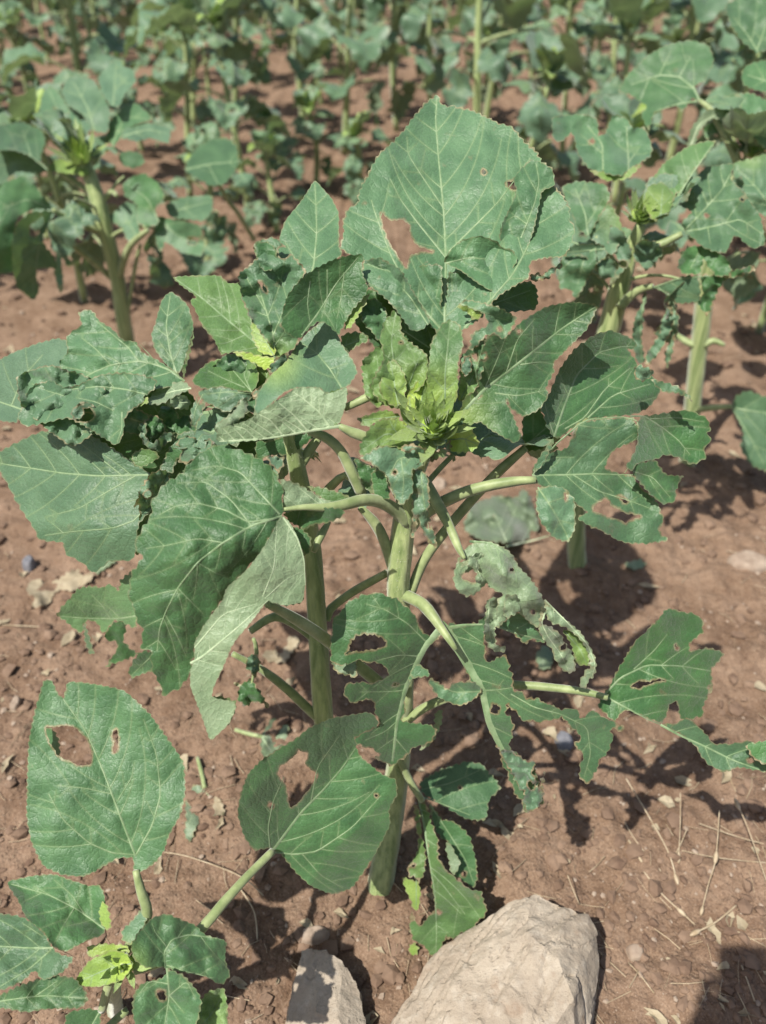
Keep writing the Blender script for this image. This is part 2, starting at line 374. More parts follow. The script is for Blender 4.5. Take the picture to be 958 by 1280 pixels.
def blade_geo(out, holes, veins, zmap, g=5.0, tooth=2.0, rag=0.3, period=9., wr=.0035, wl=36., quilt=.0016, curl=0.0, curlw=20.,
              br=33., seed=1, mm=1.0, flip=False, vscale=1.0, ruff=0.0, cup=.02):
    """2D outline in plan units -> blade mesh and vein mesh.  zmap(P, d) -> world points; d = displacement towards the viewed side (m)."""
    rs = np.random.RandomState(seed); GU = 1.25 if g < 5 else 1.
    O = edge_shape(out, g*.45, tooth*1.5, rag, period, rs)
    H = [edge_shape(h, g*.5, .4*g/5, max(rag*1.6, 2.2*g/5), period*.7, rs) for h in holes]
    lo, hi = O.min(0), O.max(0)
    mains = [(resample(chaikin(p, False), g*.8, False), wd) for p, wd in veins]
    if br: subs = grow_veins(mains, O, H, br, g*.8, rs, g=g)
    else: subs = []
    allv = mains+subs
    xs, ys = np.meshgrid(np.arange(lo[0], hi[0], g), np.arange(lo[1], hi[1], g*.87))
    xs = xs+(np.arange(xs.shape[0]) % 2)[:, None]*g*.5
    P = np.stack([xs.ravel(), ys.ravel()], 1)+rs.uniform(-.18, .18, (xs.size, 2))*g
    LA, LB = closed_segs([O]+H); VA, VB = open_segs([v for v, _ in allv])
    keep = inside(P, O)
    for h in H: keep &= ~inside(P, h)
    P = P[keep]; P = P[segdist(P, LA, LB) > g*.45]
    if len(VA):
        P = P[segdist(P, VA, VB) > g*.45]
        vp = np.vstack([v for v, _ in allv]); k = inside(vp, O)
        for h in H: k &= ~inside(vp, h)
        vp = vp[k]; vp = vp[segdist(vp, LA, LB) > g*.3]; P = np.vstack([P, vp])
    loops = [O]+H; co = []; ed = []
    for l in loops:
        k = len(co); co += l.tolist(); ed += [(k+i, k+(i+1) % len(l)) for i in range(len(l))]
    co += P.tolist()
    vv, _, ff, *_ = delaunay_2d_cdt([Vector(c) for c in co], ed, [], 0, 1e-4, False)
    X = np.array([tuple(v) for v in vv]); T = np.array([f[:3] for f in ff])
    cen = X[T].mean(1); k = inside(cen, O)
    for h in H: k &= ~inside(cen, h)
    T = T[k]; used = np.unique(T); mp = -np.ones(len(X), int); mp[used] = np.arange(len(used)); X = X[used]; T = mp[T]
    dE = segdist(X, LA, LB); dV = segdist(X, VA, VB)
    def disp(Q, de, dv):
        d = wr*1.45*(perlin(Q[:, 0]/wl, Q[:, 1]/wl, seed)+.32*perlin(Q[:, 0]/wl*2.3, Q[:, 1]/wl*2.3, seed+5)+.10*perlin(Q[:, 0]/wl*5.3, Q[:, 1]/wl*5.3, seed+7))
        if len(mains) and cup: d = d+cup*np.clip(segdist(Q, *open_segs([mains[0][0]]))/(62*g/5*GU), 0, 1)**1.15-cup*.5
        d = d+wr*2.0*perlin(Q[:, 0]/wl/2.6, Q[:, 1]/wl/2.6, seed+31)
        d = d+quilt*np.clip(dv/(9.*g/5*GU), 0, 1)**.7
        d = d+curl*np.clip(1-de/curlw, 0, 1)**2
        if ruff: d = d+ruff*np.clip(1-de/(curlw*1.6), 0, 1)*perlin(Q[:, 0]/22*5/g, Q[:, 1]/22*5/g, seed+11)
        return d
    W = zmap(X, disp(X, dE, dV))
    a = X[T[:, 1]]-X[T[:, 0]]; b = X[T[:, 2]]-X[T[:, 0]]; ccw = (a[:, 0]*b[:, 1]-a[:, 1]*b[:, 0]) > 0
    T[ccw] = T[ccw][:, ::-1]                    # photo y runs down: clockwise in px faces the viewer after this
    if flip: T = T[:, ::-1]
    VV = []; VF = []
    for v, wd in allv:
        n = len(v); t = np.gradient(v, axis=0); t /= np.linalg.norm(t, axis=1)[:, None]+1e-9; nn = np.stack([-t[:, 1], t[:, 0]], 1)
        ww = wd*vscale*np.linspace(1, .3, n)*.5
        de = segdist(v, LA, LB); base = disp(v, de, np.zeros(n))
        ins = inside(v, O); k = len(VV)
        for off, hh in ((-1, .0), (0, 1.), (1, .0)):
            pass
        L = zmap(v-nn*ww[:, None], disp(v-nn*ww[:, None], de, np.zeros(n))+.0003); Rr = zmap(v+nn*ww[:, None], disp(v+nn*ww[:, None], de, np.zeros(n))+.0003)
        M = zmap(v, base+.0003+.8*ww*mm)
        for i in range(n): VV += [L[i], M[i], Rr[i]]
        for i in range(n-1):
            q = k+3*i
            VF += [(q, q+1, q+4, q+3), (q+1, q+2, q+5, q+4)]
    at = dict(hole=(segdist(X, *closed_segs(H)) if H else np.full(len(X), 50.))*(mm*1000 if H else 1.), edge=dE*mm*1000, vd=np.minimum(dV*mm*1000, 50))
    return W, T, at, X*mm, (np.array(VV), VF)

CR = {'C1': (400, 100, 2.661), 'C2': (0, 380, 2.8176), 'C3': (200, 220, 2.8176), 'C4': (420, 360, 2.8176), 'C5': (600, 380, 2.8176),
      'C6': (130, 540, 2.8176), 'C7': (340, 620, 2.8176), 'C8': (560, 660, 2.407), 'D1': (270, 860, 2.521), 'D2': (0, 820, 2.782),
      'D3': (340, 1080, 2.177), 'D4': (0, 0, 2.8176), 'D5': (300, 0, 2.8176), 'D6': (620, 0, 2.834), 'D7': (660, 130, 3.2013),
      'D8': (640, 860, 3.0126), 'E1': (160, 430, 4.79), 'E2': (320, 480, 4.79), 'E3': (560, 660, 4.79), 'E4': (280, 740, 3.992),
      'E5': (0, 700, 4.3545), 'E6': (480, 960, 4.925), 'P': (0, 0, 1.)}
def cvt(crop, pts):
    x0, y0, s = CR[crop]; p = np.asarray(pts, float).reshape(-1, 2); return p/s+np.array([x0, y0])
def tps(A):
    A = np.asarray(A, float); P = A[:, :2]/200.; z = A[:, 2]; n = len(A)
    if n == 3:
        c = np.linalg.solve(np.c_[np.ones(3), P], z); return lambda Q: c[0]+Q[:, 0]/200*c[1]+Q[:, 1]/200*c[2]
    def U(r2): return .5*r2*np.log(r2+1e-9)
    K = U(((P[:, None]-P)**2).sum(2))+np.eye(n)*1e-3
    L = np.zeros((n+3, n+3)); L[:n, :n] = K; L[:n, n] = 1; L[:n, n+1:] = P; L[n, :n] = 1; L[n+1:, :n] = P.T
    s = np.linalg.solve(L, np.r_[z, 0, 0, 0])
    def f(Q):
        q = Q/200.; r2 = ((q[:, None]-P)**2).sum(2)
        return U(r2)@s[:n]+s[n]+q@s[n+1:]
    return f
_seed = [100]
GLOW = [(540, 530, 92, 1.0), (345, 455, 42, .6), (797, 270, 55, .7), (101, 198, 42, .9), (157, 1206, 40, .5), (938, 190, 34, .4)]   # growing points: blades are yellow-green where they leave the bud
def leaf(plant, crop, out, anchors, veins=(), holes=(), tone=.25, young=0., dry=.25, face='top', label=None, name='leaf', pet=None, g=4.0,
         sub='veins', mat=None, cat=None, group=None, kind=None, vmat=None, zfun=None, tilt=None, pivot=None, pin=None, **kw):
    """one leaf blade traced from the photograph and stood at its own depth, tilt and curl"""
    _seed[0] += 1
    x0, y0, s = CR[crop]
    A = [((a[0]/s)+x0, (a[1]/s)+y0, a[2]) for a in anchors]
    zf = zfun or tps(A)
    if tilt:
        q0 = cvt(crop, [pivot])[0] if pivot else np.array(A[0][:2]); z00 = A[0][2]; zf0 = zf
        zf = lambda Q: zf0(Q)+z00*(tilt[0]*(Q[:, 0]-q0[0])-tilt[1]*(Q[:, 1]-q0[1]))/F
    zm = float(np.mean([a[2] for a in A])); mm = zm/F
    def zmap(P, d): return unproj(P[:, 0], P[:, 1], zf(P)-d)
    out = cvt(crop, out); holes = [cvt(crop, h) for h in holes]
    vs = [(cvt(crop, v), wd) for v, wd in veins]
    rp = np.random.RandomState(_seed[0]+900); ext = np.ptp(out, 0).max()
    if pin is None: pin = 0 if (dry < .3 or ext < 70 or zfun) else rp.randint(2, 6)
    for _ in range(pin):
        c = out.mean(0)+rp.uniform(-.36, .36, 2)*np.ptp(out, 0); r = rp.uniform(1.6, 4.2)
        pg_ = c+np.array([(r*rp.uniform(.6, 1.4)*math.cos(a), r*rp.uniform(.6, 1.6)*math.sin(a)) for a in np.linspace(0, 6.283, 7)[:-1]])
        if inside(c[None], out)[0] and all(np.linalg.norm(h.mean(0)-c) > 40 for h in holes): holes.append(pg_)
    W, T, at, uv, (VV, VF) = blade_geo(out, holes, vs, zmap, g=g, mm=mm, seed=_seed[0], flip=(face != 'top'), **kw)
    n = len(W); yv = np.full(n, float(young)); px_ = uv/mm
    if tone < .8 and face == 'top':
        for gx_, gy_, gr, ga in GLOW: yv = np.maximum(yv, young+ga*np.clip(1-np.hypot(px_[:, 0]-gx_, px_[:, 1]-gy_)/gr, 0, 1)**1.2)
    at.update(young=np.minimum(yv, 1), dry=np.full(n, dry), tone=np.full(n, tone))
    off = np.array([_seed[0]*.37 % 5, _seed[0]*.53 % 5])
    o = mesh_obj(name, W, T, mat or M_LEAF, plant, attrs=at, uv=uv+off, label=label, cat=cat, group=group, kind=kind)
    if VF and sub: mesh_obj(sub, VV, VF, vmat or (M_VEIN if face == 'top' else M_VEINU), o)
    if pet: stalk(pet, o)
    return o
def stalk(pts, parent, name='petiole', mat=None, seg=9, hair=0):
    """pts rows: px, py, depth, width in photo pixels"""
    P = np.array([[*unproj(a, b, z), .46*wd/F*z] for a, b, z, wd in pts])
    o = tube(name, P, mat or M_STEMB, parent, seg=seg, ridge=.05, step=.012, noise=.06)
    if hair: hairs(P, hair, .0022, o)
    return o
# ================================================================== the ground
MOUNDS = [(*gp(px, py)[:2], a, r) for px, py, a, r in ((474, 1112, .016, .05), (424, 1062, .014, .05), (724, 716, .02, .06), (858, 590, .02, .06), (166, 462, .02, .07), (640, 1080, .006, .05), (330, 1180, .008, .04))]
def gheight(x, y):
    d = np.sqrt(x*x+(y-.6)**2)
    mound = sum(a*np.exp(-((x-bx)**2+(y-by)**2)/r**2) for bx, by, a, r in MOUNDS)
    return mound+ .010*fbm(x*2.1, y*2.1, 1, 3)+.011*fbm(x*9, y*9, 2, 3)*(1+np.clip(y-1.2, 0, 2)*.8)+.0048*fbm(x*34, y*34, 4, 3)+.0016*fbm(x*120, y*120, 6, 2)*(d < 3) \
        +.03*perlin(x*.35, y*.35, 8)*np.clip((d-2.5)/4, 0, 1)
def axis_steps(lo, hi, fine, outlo, outhi):
    a = list(np.arange(lo, hi, fine)); s = fine
    while a[-1] < outhi: s *= 1.09; a.append(a[-1]+s)
    s = fine
    while a[0] > outlo: s *= 1.09; a.insert(0, a[0]-s)
    return np.array(a)
gx = axis_steps(-.75, 1.0, .0055, -220, 220); gy = axis_steps(.32, 1.75, .0055, -60, 320)
GX, GY = np.meshgrid(gx, gy); GZ = gheight(GX, GY)
nx, ny = len(gx), len(gy); I = (np.arange(ny-1)[:, None]*nx+np.arange(nx-1)).ravel()
me = bpy.data.meshes.new('ground'); me.from_pydata(np.stack([GX.ravel(), GY.ravel(), GZ.ravel()], 1).tolist(), [], np.stack([I, I+1, I+nx+1, I+nx], 1).tolist())
finish(me, M_SOIL); link('ground', me, None, 'structure')
def gh(x, y): return float(gheight(np.array([x]), np.array([y]))[0])
def onground(px, py, dz=0.0):
    p = gp(px, py); p.z = gh(p.x, p.y)+dz; return p

# ================================================================== middle sunflower (plant in the centre)
pa = onground(474, 1112)
A = empty('sunflower_plant', pa, 'tallest ragged sunflower in the centre, one broad upright leaf above its green bud', 'sunflower', 'sunflowers in the field')
stemA = [(474, 1116, 1.262, 37), (480, 1080, 1.24, 34), (490, 1020, 1.20, 32), (500, 930, 1.13, 30), (503, 850, 1.07, 29), (498, 745, .995, 30), (501, 690, .965, 31), (507, 640, .94, 30), (520, 590, .905, 24), (538, 555, .875, 20)]
stalk(stemA, A, 'stem', M_STEM, seg=24, hair=4200)
# ---- broad upright leaf at the top
l1 = leaf(A, 'C1', [(390,48),(410,88),(440,85),(520,105),(600,145),(640,155),(680,205),(720,235),(735,270),(775,295),(780,355),(810,385),(830,430),(830,465),(850,490),(835,545),(815,590),(755,590),(700,605),(695,660),(640,690),(600,715),(575,740),(540,790),(480,830),(415,850),(385,835),(360,805),(310,832),(270,780),(215,720),(165,690),(135,640),(150,600),(100,580),(65,560),(80,510),(75,470),(90,430),(130,405),(125,395),(130,370),(165,300),(200,240),(240,210),(285,160),(340,85)],
     [(390,48,1.0),(420,600,.905),(410,820,.885),(100,520,.90),(830,480,.93),(200,260,.945),(700,240,.97),(620,700,.90)],
     [([(415,840),(420,600),(412,430),(395,260),(385,130),(390,60)],3.6),([(405,830),(360,780),(290,680),(240,590),(205,500),(180,430),(172,400)],3.2),([(480,825),(570,730),(640,650),(690,560),(720,460),(735,360)],3.2),([(420,590),(330,480),(270,400),(235,330)],2.4),([(430,570),(500,500),(590,410),(650,330),(700,260)],2.2),([(415,430),(340,320),(295,250),(290,190)],1.8)],
     [[(200,435),(235,470),(270,465),(300,485),(305,540),(350,560),(380,575),(340,572),(300,578),(290,630),(270,600),(235,545),(215,500)],[(622,340),(650,330),(665,340),(660,362),(640,368),(622,355)]],
     tone=.50, wr=.0032, tooth=2.2, rag=.6, dry=.5, curl=.001, pet=[(555,418,.886,5),(550,450,.884,6),(545,490,.885,8),(538,530,.885,11)], tilt=(-.12,.1), pivot=(410,820), cup=.026)
leaf(A, 'C1', [(410,605),(430,570),(470,533),(530,518),(590,535),(607,560),(640,562),(660,600),(615,660),(572,705),(520,672),(470,635)], [(410,610,.890),(660,600,.888),(540,520,.892),(560,700,.880)], [([(415,610),(500,590),(590,600)],1.6)], tone=.3, wr=.004, wl=24, tooth=1, quilt=.002, curl=.002)
leaf(A, 'C1', [(640,330),(665,300),(700,265),(735,272),(775,297),(782,352),(740,368),(728,420),(712,500),(690,560),(650,600),(612,570),(596,520),(610,470),(640,410),(655,360)], [(640,330,.930),(775,300,.925),(690,560,.893),(650,600,.888),(700,400,.905)], [([(640,590),(680,500),(715,410),(730,340),(720,280)],2.),([(690,480),(650,450),(620,470)],1.2)], tone=.35, wr=.005, wl=24, tooth=1.2, quilt=.002, curl=.003, tilt=(.25,-.1), cup=.008)
leaf(A, 'C1', [(150,600),(200,590),(270,630),(320,720),(370,800),(340,832),(305,835),(268,782),(215,722),(168,692),(135,642)], [(150,600,.890),(370,800,.876),(135,642,.895),(300,830,.880)], [([(360,815),(300,720),(220,640),(160,610)],1.6)], tone=.55, wr=.005, wl=20, tilt=(-.1,.2), curl=.003)
leaf(A, 'C1', [(700,655),(720,640),(745,650),(765,628),(800,610),(812,616),(780,640),(760,660),(740,668),(712,672)], [(700,655,.91),(812,612,.90),(740,665,.91)], tone=1., dry=1., wr=.006, wl=9, tooth=2, rag=1.5, g=3, br=0, quilt=0)
leaf(A, 'C1', [(560,745),(600,705),(650,680),(700,668),(722,690),(726,740),(715,765),(650,770),(590,775)], [(560,745,.93),(722,690,.95),(650,775,.93)], [([(560,750),(700,700)],2)], tone=0, wr=.003)
leaf(A, 'C1', [(285,632),(340,616),(405,612),(408,700),(400,800),(350,830),(330,760),(290,690)], [(285,640,.905),(405,620,.90),(350,830,.895)], [([(400,800),(350,710),(300,640)],1.8)], tone=.3, wr=.004, wl=20)
leaf(A, 'C1', [(425,640),(470,640),(520,680),(560,720),(560,760),(500,800),(430,815)], [(425,640,.905),(560,740,.90),(430,815,.895)], [([(430,800),(500,720)],1.8)], tone=.45, wr=.004, wl=18)
# ---- leaf up to the right above the bud
leaf(A, 'C4', [(925,58),(905,110),(880,150),(820,210),(765,265),(770,290),(740,350),(750,380),(715,430),(660,455),(610,420),(600,390),(640,490),(655,525),(630,548),(600,530),(545,500),(510,470),(450,490),(437,440),(450,390),(500,350),(495,300),(530,170),(560,160),(590,185),(650,120),(740,65),(830,48)],
     [(440,445,.868),(925,58,.845),(530,180,.852),(660,455,.872),(640,540,.872),(760,270,.868),(740,70,.868),(680,230,.842)],
     [([(440,445),(520,360),(600,300),(700,220),(800,140),(915,66)],4.2),([(520,365),(570,250),(600,170)],1.8),([(600,300),(640,180),(700,110)],1.8),([(560,370),(640,380),(740,360)],1.6),([(650,270),(720,260),(765,268)],1.4)],
     tone=.15, wr=.003, tooth=1.6, quilt=.0015, curl=.0015, dry=.3, pet=[(576,516,.870,6),(566,528,.872,9),(552,545,.875,12)], tilt=(.25,-.1), cup=.03)
leaf(A, 'C4', [(430,60),(455,40),(510,50),(570,65),(640,105),(620,140),(590,190),(560,160),(530,165),(500,200),(470,225),(478,160),(540,130),(520,85)], [(430,60,.865),(640,105,.868),(470,225,.862)], [([(440,55),(560,100),(620,120)],1.6)], tone=.6, wr=.005, wl=18, curl=.003, dry=.4)
leaf(A, 'C4', [(425,62),(450,60),(490,75),(520,90),(500,110),(480,112),(470,90),(440,75)], [(425,62,.868),(520,90,.866),(480,112,.87)], young=.7, br=0, wr=.003, wl=14, g=4)
leaf(A, 'C4', [(440,240),(470,215),(500,205),(525,170),(530,250),(500,350),(450,395),(430,400),(436,330)], [(440,240,.862),(530,180,.858),(440,400,.868)], [([(440,390),(490,300),(520,200)],1.6)], tone=.35, wr=.006, wl=16, dry=.5, curl=.003)
leaf(A, 'C4', [(455,240),(470,235),(480,270),(470,305),(450,310),(440,280)], [(455,240,.856),(480,270,.856),(450,310,.858)], tone=1., dry=1., wr=.004, wl=8, g=3, br=0, rag=1)
# ---- leaves round the bud
leaf(A, 'C4', [(335,190),(370,130),(400,110),(440,130),(450,200),(430,260),(430,350),(425,400),(380,420),(340,390),(320,330),(330,260)], [(335,190,.858),(440,140,.866),(380,420,.862),(380,250,.848)], [([(385,415),(385,300),(395,200),(402,120)],2.2)], tone=.3, young=.08, wr=.003, wl=24, tooth=1.6, curl=.002)
leaf(A, 'C4', [(215,40),(232,80),(228,140),(245,178),(290,210),(325,235),(320,320),(300,350),(260,380),(240,425),(190,420),(150,395),(122,350),(130,320),(170,250),(155,180),(170,120),(208,75)], [(215,40,.885),(325,235,.868),(122,350,.862),(230,420,.862)], [([(235,420),(210,300),(195,190),(215,60)],2.2),([(235,400),(280,280),(300,230)],1.6)], tone=.25, young=.2, wr=.006, wl=22, tooth=2, rag=.8, curl=.003, dry=.3)
leaf(A, 'C4', [(188,235),(215,260),(245,310),(250,345),(238,400),(215,425),(190,410),(160,380),(150,340),(175,290)], [(188,235,.856),(250,345,.853),(190,415,.852)], [([(220,415),(205,330),(190,245)],1.6)], tone=.1, young=.3, wr=.004, wl=18, tooth=1.5)
leaf(A, 'C4', [(250,380),(285,330),(320,300),(330,345),(360,400),(420,425),(400,470),(330,470),(290,500),(245,470)], [(250,380,.862),(320,300,.864),(330,480,.858)], [([(310,470),(300,400),(315,320)],1.6)], young=.85, wr=.003, wl=18, tooth=1.2, br=18)
leaf(A, 'C4', [(258,378),(280,400),(285,440),(265,500),(245,510),(235,460),(250,410)], [(258,378,.85),(285,440,.848),(245,510,.85)], [([(250,500),(262,440),(260,385)],1.4)], young=.55, wr=.002, br=0, g=4, tooth=1)
leaf(A, 'C4', [(85,590),(82,560),(92,540),(120,490),(160,460),(220,458),(255,490),(268,540),(240,570),(210,560),(150,555),(110,590)], [(85,590,.846),(220,458,.862),(268,540,.85),(150,500,.842)], [([(260,540),(180,510),(110,560)],2),([(235,535),(200,490),(190,465)],1.3)], young=.15, tone=.3, wr=.004, wl=22, tooth=2.4, period=9, curl=.003)
leaf(A, 'C4', [(75,460),(150,435),(185,430),(230,450),(215,462),(160,462),(110,490),(90,480)], [(75,460,.87),(230,445,.866),(100,490,.868)], [([(225,452),(90,466)],1.4)], young=.2, tone=.1, br=0, g=4)
leaf(A, 'C4', [(82,600),(150,560),(220,552),(290,562),(322,590),(300,632),(268,640),(272,720),(230,770),(200,720),(180,660),(120,612)], [(82,600,.838),(220,552,.846),(322,590,.842),(230,770,.84),(200,620,.828)], [([(310,590),(220,600),(190,660)],2),([(230,600),(240,680),(232,760)],1.4)], tone=.9, wr=.004, wl=22, curl=-.002, dry=.3, quilt=.001)
leaf(A, 'C4', [(268,640),(300,632),(322,662),(332,720),(322,790),(345,860),(358,920),(335,900),(300,850),(288,790),(283,850),(265,888),(272,800)], [(268,640,.84),(332,720,.836),(358,920,.86),(265,888,.86)], [([(300,640),(308,740),(330,860)],1.6)], tone=.95, wr=.006, wl=13, curl=-.003, dry=.6, rag=1)
leaf(A, 'C4', [(225,560),(270,548),(320,565),(310,600),(285,628),(300,590),(270,570),(250,585)], [(225,560,.838),(320,565,.836),(285,628,.84)], tone=1., dry=1., wr=.004, wl=9, g=3.5, br=0, rag=1.2)
leaf(A, 'C4', [(395,520),(440,480),(480,498),(508,550),(480,577),(420,582),(388,555)], [(395,520,.866),(508,550,.862),(420,582,.868)], [([(398,535),(450,530),(500,550)],1.6)], young=.45, tone=.6, wr=.003, wl=18)
leaf(A, 'C4', [(330,600),(350,580),(385,560),(400,535),(410,560),(390,580),(400,595),(360,600),(342,612)], [(330,600,.856),(405,540,.852),(400,595,.855)], tone=1., dry=1., young=.3, wr=.004, wl=9, g=3.5, br=0, rag=1)
# ---- the bud with its bracts
def bud(plant, cpos, axis, r, n_rings=4, per=9, parts=True, seed=1, young=.9, name='flower_bud'):
    rs = np.random.RandomState(seed); ax = Vector(axis).normalized(); e1 = ax.orthogonal().normalized(); e2 = ax.cross(e1); cpos = Vector(cpos)
    core = []; cf = []
    for i in range(7):
        th = i/6*math.pi*.5
        for k in range(14):
            a = 2*math.pi*k/14; rr = r*.5*math.cos(th)*(1+.05*rs.randn()); core.append(cpos+(e1*math.cos(a)+e2*math.sin(a))*rr+ax*r*.42*math.sin(th))
    for i in range(6):
        for k in range(14): cf.append((i*14+k, i*14+(k+1) % 14, (i+1)*14+(k+1) % 14, (i+1)*14+k))
    n = len(core); o = mesh_obj(name, [tuple(v) for v in core], cf, M_LEAF, plant, attrs=dict(young=[young]*n, dry=[.0]*n, tone=[0]*n, edge=[9]*n, vd=[9]*n, hole=[50]*n), uv=np.array([(v.x*1., v.y) for v in core]))
    AV = []; AF = []; Ay = []
    for ring in range(n_rings):
        f = ring/(n_rings-1) if n_rings > 1 else 0
        for k in range(per-ring):
            a = 2*math.pi*(k+.5*(ring % 2))/(per-ring)+rs.uniform(-.15, .15)
            rad = (e1*math.cos(a)+e2*math.sin(a)); tan = ax.cross(rad)
            base = cpos+rad*r*(.5-.36*f)+ax*r*(.02+.32*f); Ln = r*rs.uniform(.95, 1.45)*(1.2-.55*f); wd = Ln*rs.uniform(.13, .20)
            e0 = R(35+48*f)+rs.uniform(-.2, .2); V = []; Fc = []; p = base; el = e0
            for i in range(7):
                t = i/6; ww = wd*(math.sin(math.pi*min(1, (t*.82+.18)))**.8)*(1-t**3)
                up = ax*math.cos(el)-rad*math.sin(el)
                V += [tuple(p-tan*ww+up*ww*.35), tuple(p), tuple(p+tan*ww+up*ww*.35)]
                p = p+(rad*math.cos(el)+ax*math.sin(el))*Ln/6; el += R(rs.uniform(-4, 16))*(1-f)
            for i in range(6):
                q = 3*i; Fc += [(q, q+1, q+4, q+3), (q+1, q+2, q+5, q+4)]
            yv = min(1, young*(.62+.5*f)+rs.uniform(-.15, .1))
            if parts:
                m = len(V); mesh_obj('bract', V, Fc, M_LEAF, o, attrs=dict(young=[yv]*m, dry=[.05]*m, tone=[.2]*m, edge=[5]*m, hole=[50]*m, vd=[0 if i % 3 == 1 else 4 for i in range(m)]), uv=np.array([(v[0]*1., v[1]+v[2]) for v in V]))
            else:
                q = len(AV); AV += V; AF += [tuple(i+q for i in f_) for f_ in Fc]; Ay += [yv]*len(V)
    if not parts:
        m = len(AV); mesh_obj('bracts', AV, AF, M_LEAF, o, attrs=dict(young=Ay, dry=[.05]*m, tone=[.2]*m, edge=[5]*m, hole=[50]*m, vd=[0 if i % 3 == 1 else 4 for i in range(m)]), uv=np.array([(v[0], v[1]+v[2]) for v in AV]))
    return o
bud(A, unproj(541, 535, .866), (-.05, -.5, .85), .032, 5, 12, seed=4, young=1.)
# ---- right-hand big leaf (folded, in shade) and its lobes
leaf(A, 'C5', [(205,350),(240,330),(280,230),(330,160),(400,110),(460,92),(510,110),(550,130),(550,155),(520,160),(550,200),(555,230),(600,250),(640,280),(630,320),(600,360),(560,385),(490,395),(400,402),(370,405),(320,440),(300,455),(285,470),(262,470),(235,430),(225,390)],
     [(262,470,.905),(400,110,.945),(550,140,.95),(630,300,.935),(450,400,.915),(210,350,.92),(420,240,.945)],
     [([(262,468),(290,380),(340,250),(420,170),(500,150),(545,150)],2.6),([(300,440),(370,400),(440,300),(530,225)],2.2),([(380,402),(470,320),(600,282)],2.2),([(262,465),(240,400),(228,345)],1.6)],
     tone=.05, wr=.003, tooth=1.6, period=11, dry=.2, curl=-.003, tilt=(.75,-.35), pivot=(262,470))
leaf(A, 'C5', [(545,220),(575,215),(610,235),(600,262),(570,275),(545,258)], [(545,220,.925),(610,235,.925),(570,275,.925)], tone=1, dry=1., wr=.005, wl=10, g=3.5, br=0, rag=1.5)
leaf(A, 'C5', [(600,262),(650,275),(700,290),(735,320),(752,345),(730,330),(690,312),(650,312),(620,290)], [(600,262,.928),(752,345,.92),(650,312,.925)], tone=.6, dry=.4, wr=.003, wl=12, g=4, br=0)
leaf(A, 'C5', [(180,592),(200,560),(235,530),(320,500),(318,485),(345,430),(380,408),(450,402),(540,398),(560,440),(555,480),(520,492),(480,510),(455,535),(440,578),(500,600),(540,602),(560,640),(620,690),(650,760),(630,800),(670,830),(600,845),(500,840),(430,800),(345,760),(350,742),(385,735),(330,700),(300,650),(210,645)],
     [(185,600,.90),(450,402,.915),(560,460,.90),(650,800,.88),(330,700,.885),(500,600,.895)],
     [([(185,603),(300,602),(400,598),(540,602)],2.8),([(190,600),(260,500),(370,408),(500,397),(555,410),(562,470),(540,550),(510,595)],2.4),([(330,602),(420,660),(520,690),(600,720)],1.6),([(215,560),(270,540),(330,540)],1.2)],
     [[(400,722),(420,700),(445,680),(470,720),(530,745),(570,748),(520,768),(440,742)],[(480,677),(510,680),(520,700),(490,690)]],
     tone=.45, wr=.005, tooth=1.8, rag=1.8, dry=.5, pet=[(670,600,.90,10),(640,602,.905,14),(595,611,.915,16),(555,627,.93,17),(520,650,.945,18),(507,668,.955,18)], tilt=(.35,-.1))
leaf(A, 'C5', [(560,395),(620,390),(690,376),(740,375),(800,400),(815,440),(800,455),(818,485),(790,500),(797,545),(745,567),(700,540),(650,530),(620,548),(560,560),(530,590),(515,575),(555,500)],
     [(560,395,.915),(815,440,.91),(745,567,.90),(530,590,.90),(680,440,.925)], [([(530,395),(580,395),(650,440),(700,480),(740,530)],2),([(600,405),(700,400),(790,415)],1.4)], tone=.0, wr=.003, tooth=2, period=12, tilt=(.8,-.2))
leaf(A, 'C5', [(535,575),(560,560),(620,548),(650,600),(720,605),(700,630),(690,660),(690,695),(640,705),(610,680),(560,625),(540,602)], [(535,575,.895),(720,605,.885),(650,700,.88)], [([(540,590),(610,610),(670,680)],1.5)], tone=.1, wr=.004, wl=20, tooth=2, rag=1, tilt=(.7,-.2))
leaf(A, 'C5', [(200,650),(250,640),(300,648),(335,690),(337,790),(312,840),(260,825),(215,770),(198,720)], [(200,650,.895),(335,690,.885),(310,840,.875),(265,740,.875)], [([(205,645),(255,720),(300,800),(315,835)],2.2),([(240,700),(300,680)],1.2)], [[(298,668),(306,668),(308,695),(298,690)]], tone=.75, wr=.005, wl=24, curl=-.003, dry=.3, tilt=(.2,.1))
leaf(A, 'C5', [(150,400),(205,355),(235,420),(262,470),(225,510),(165,520),(150,470)], [(150,400,.935),(262,470,.92),(165,520,.93)], [([(160,500),(240,430)],1.8)], tone=0, wr=.003, pet=[(657,560,.925,11),(619,594,.945,14),(573,644,.965,14),(532,697,.985,14),(513,742,.995,14)])
leaf(A, 'C5', [(185,585),(215,530),(262,470),(255,500),(225,560),(200,590)], [(185,585,.903),(262,470,.905),(225,560,.904)], tone=.6, g=4, br=0)
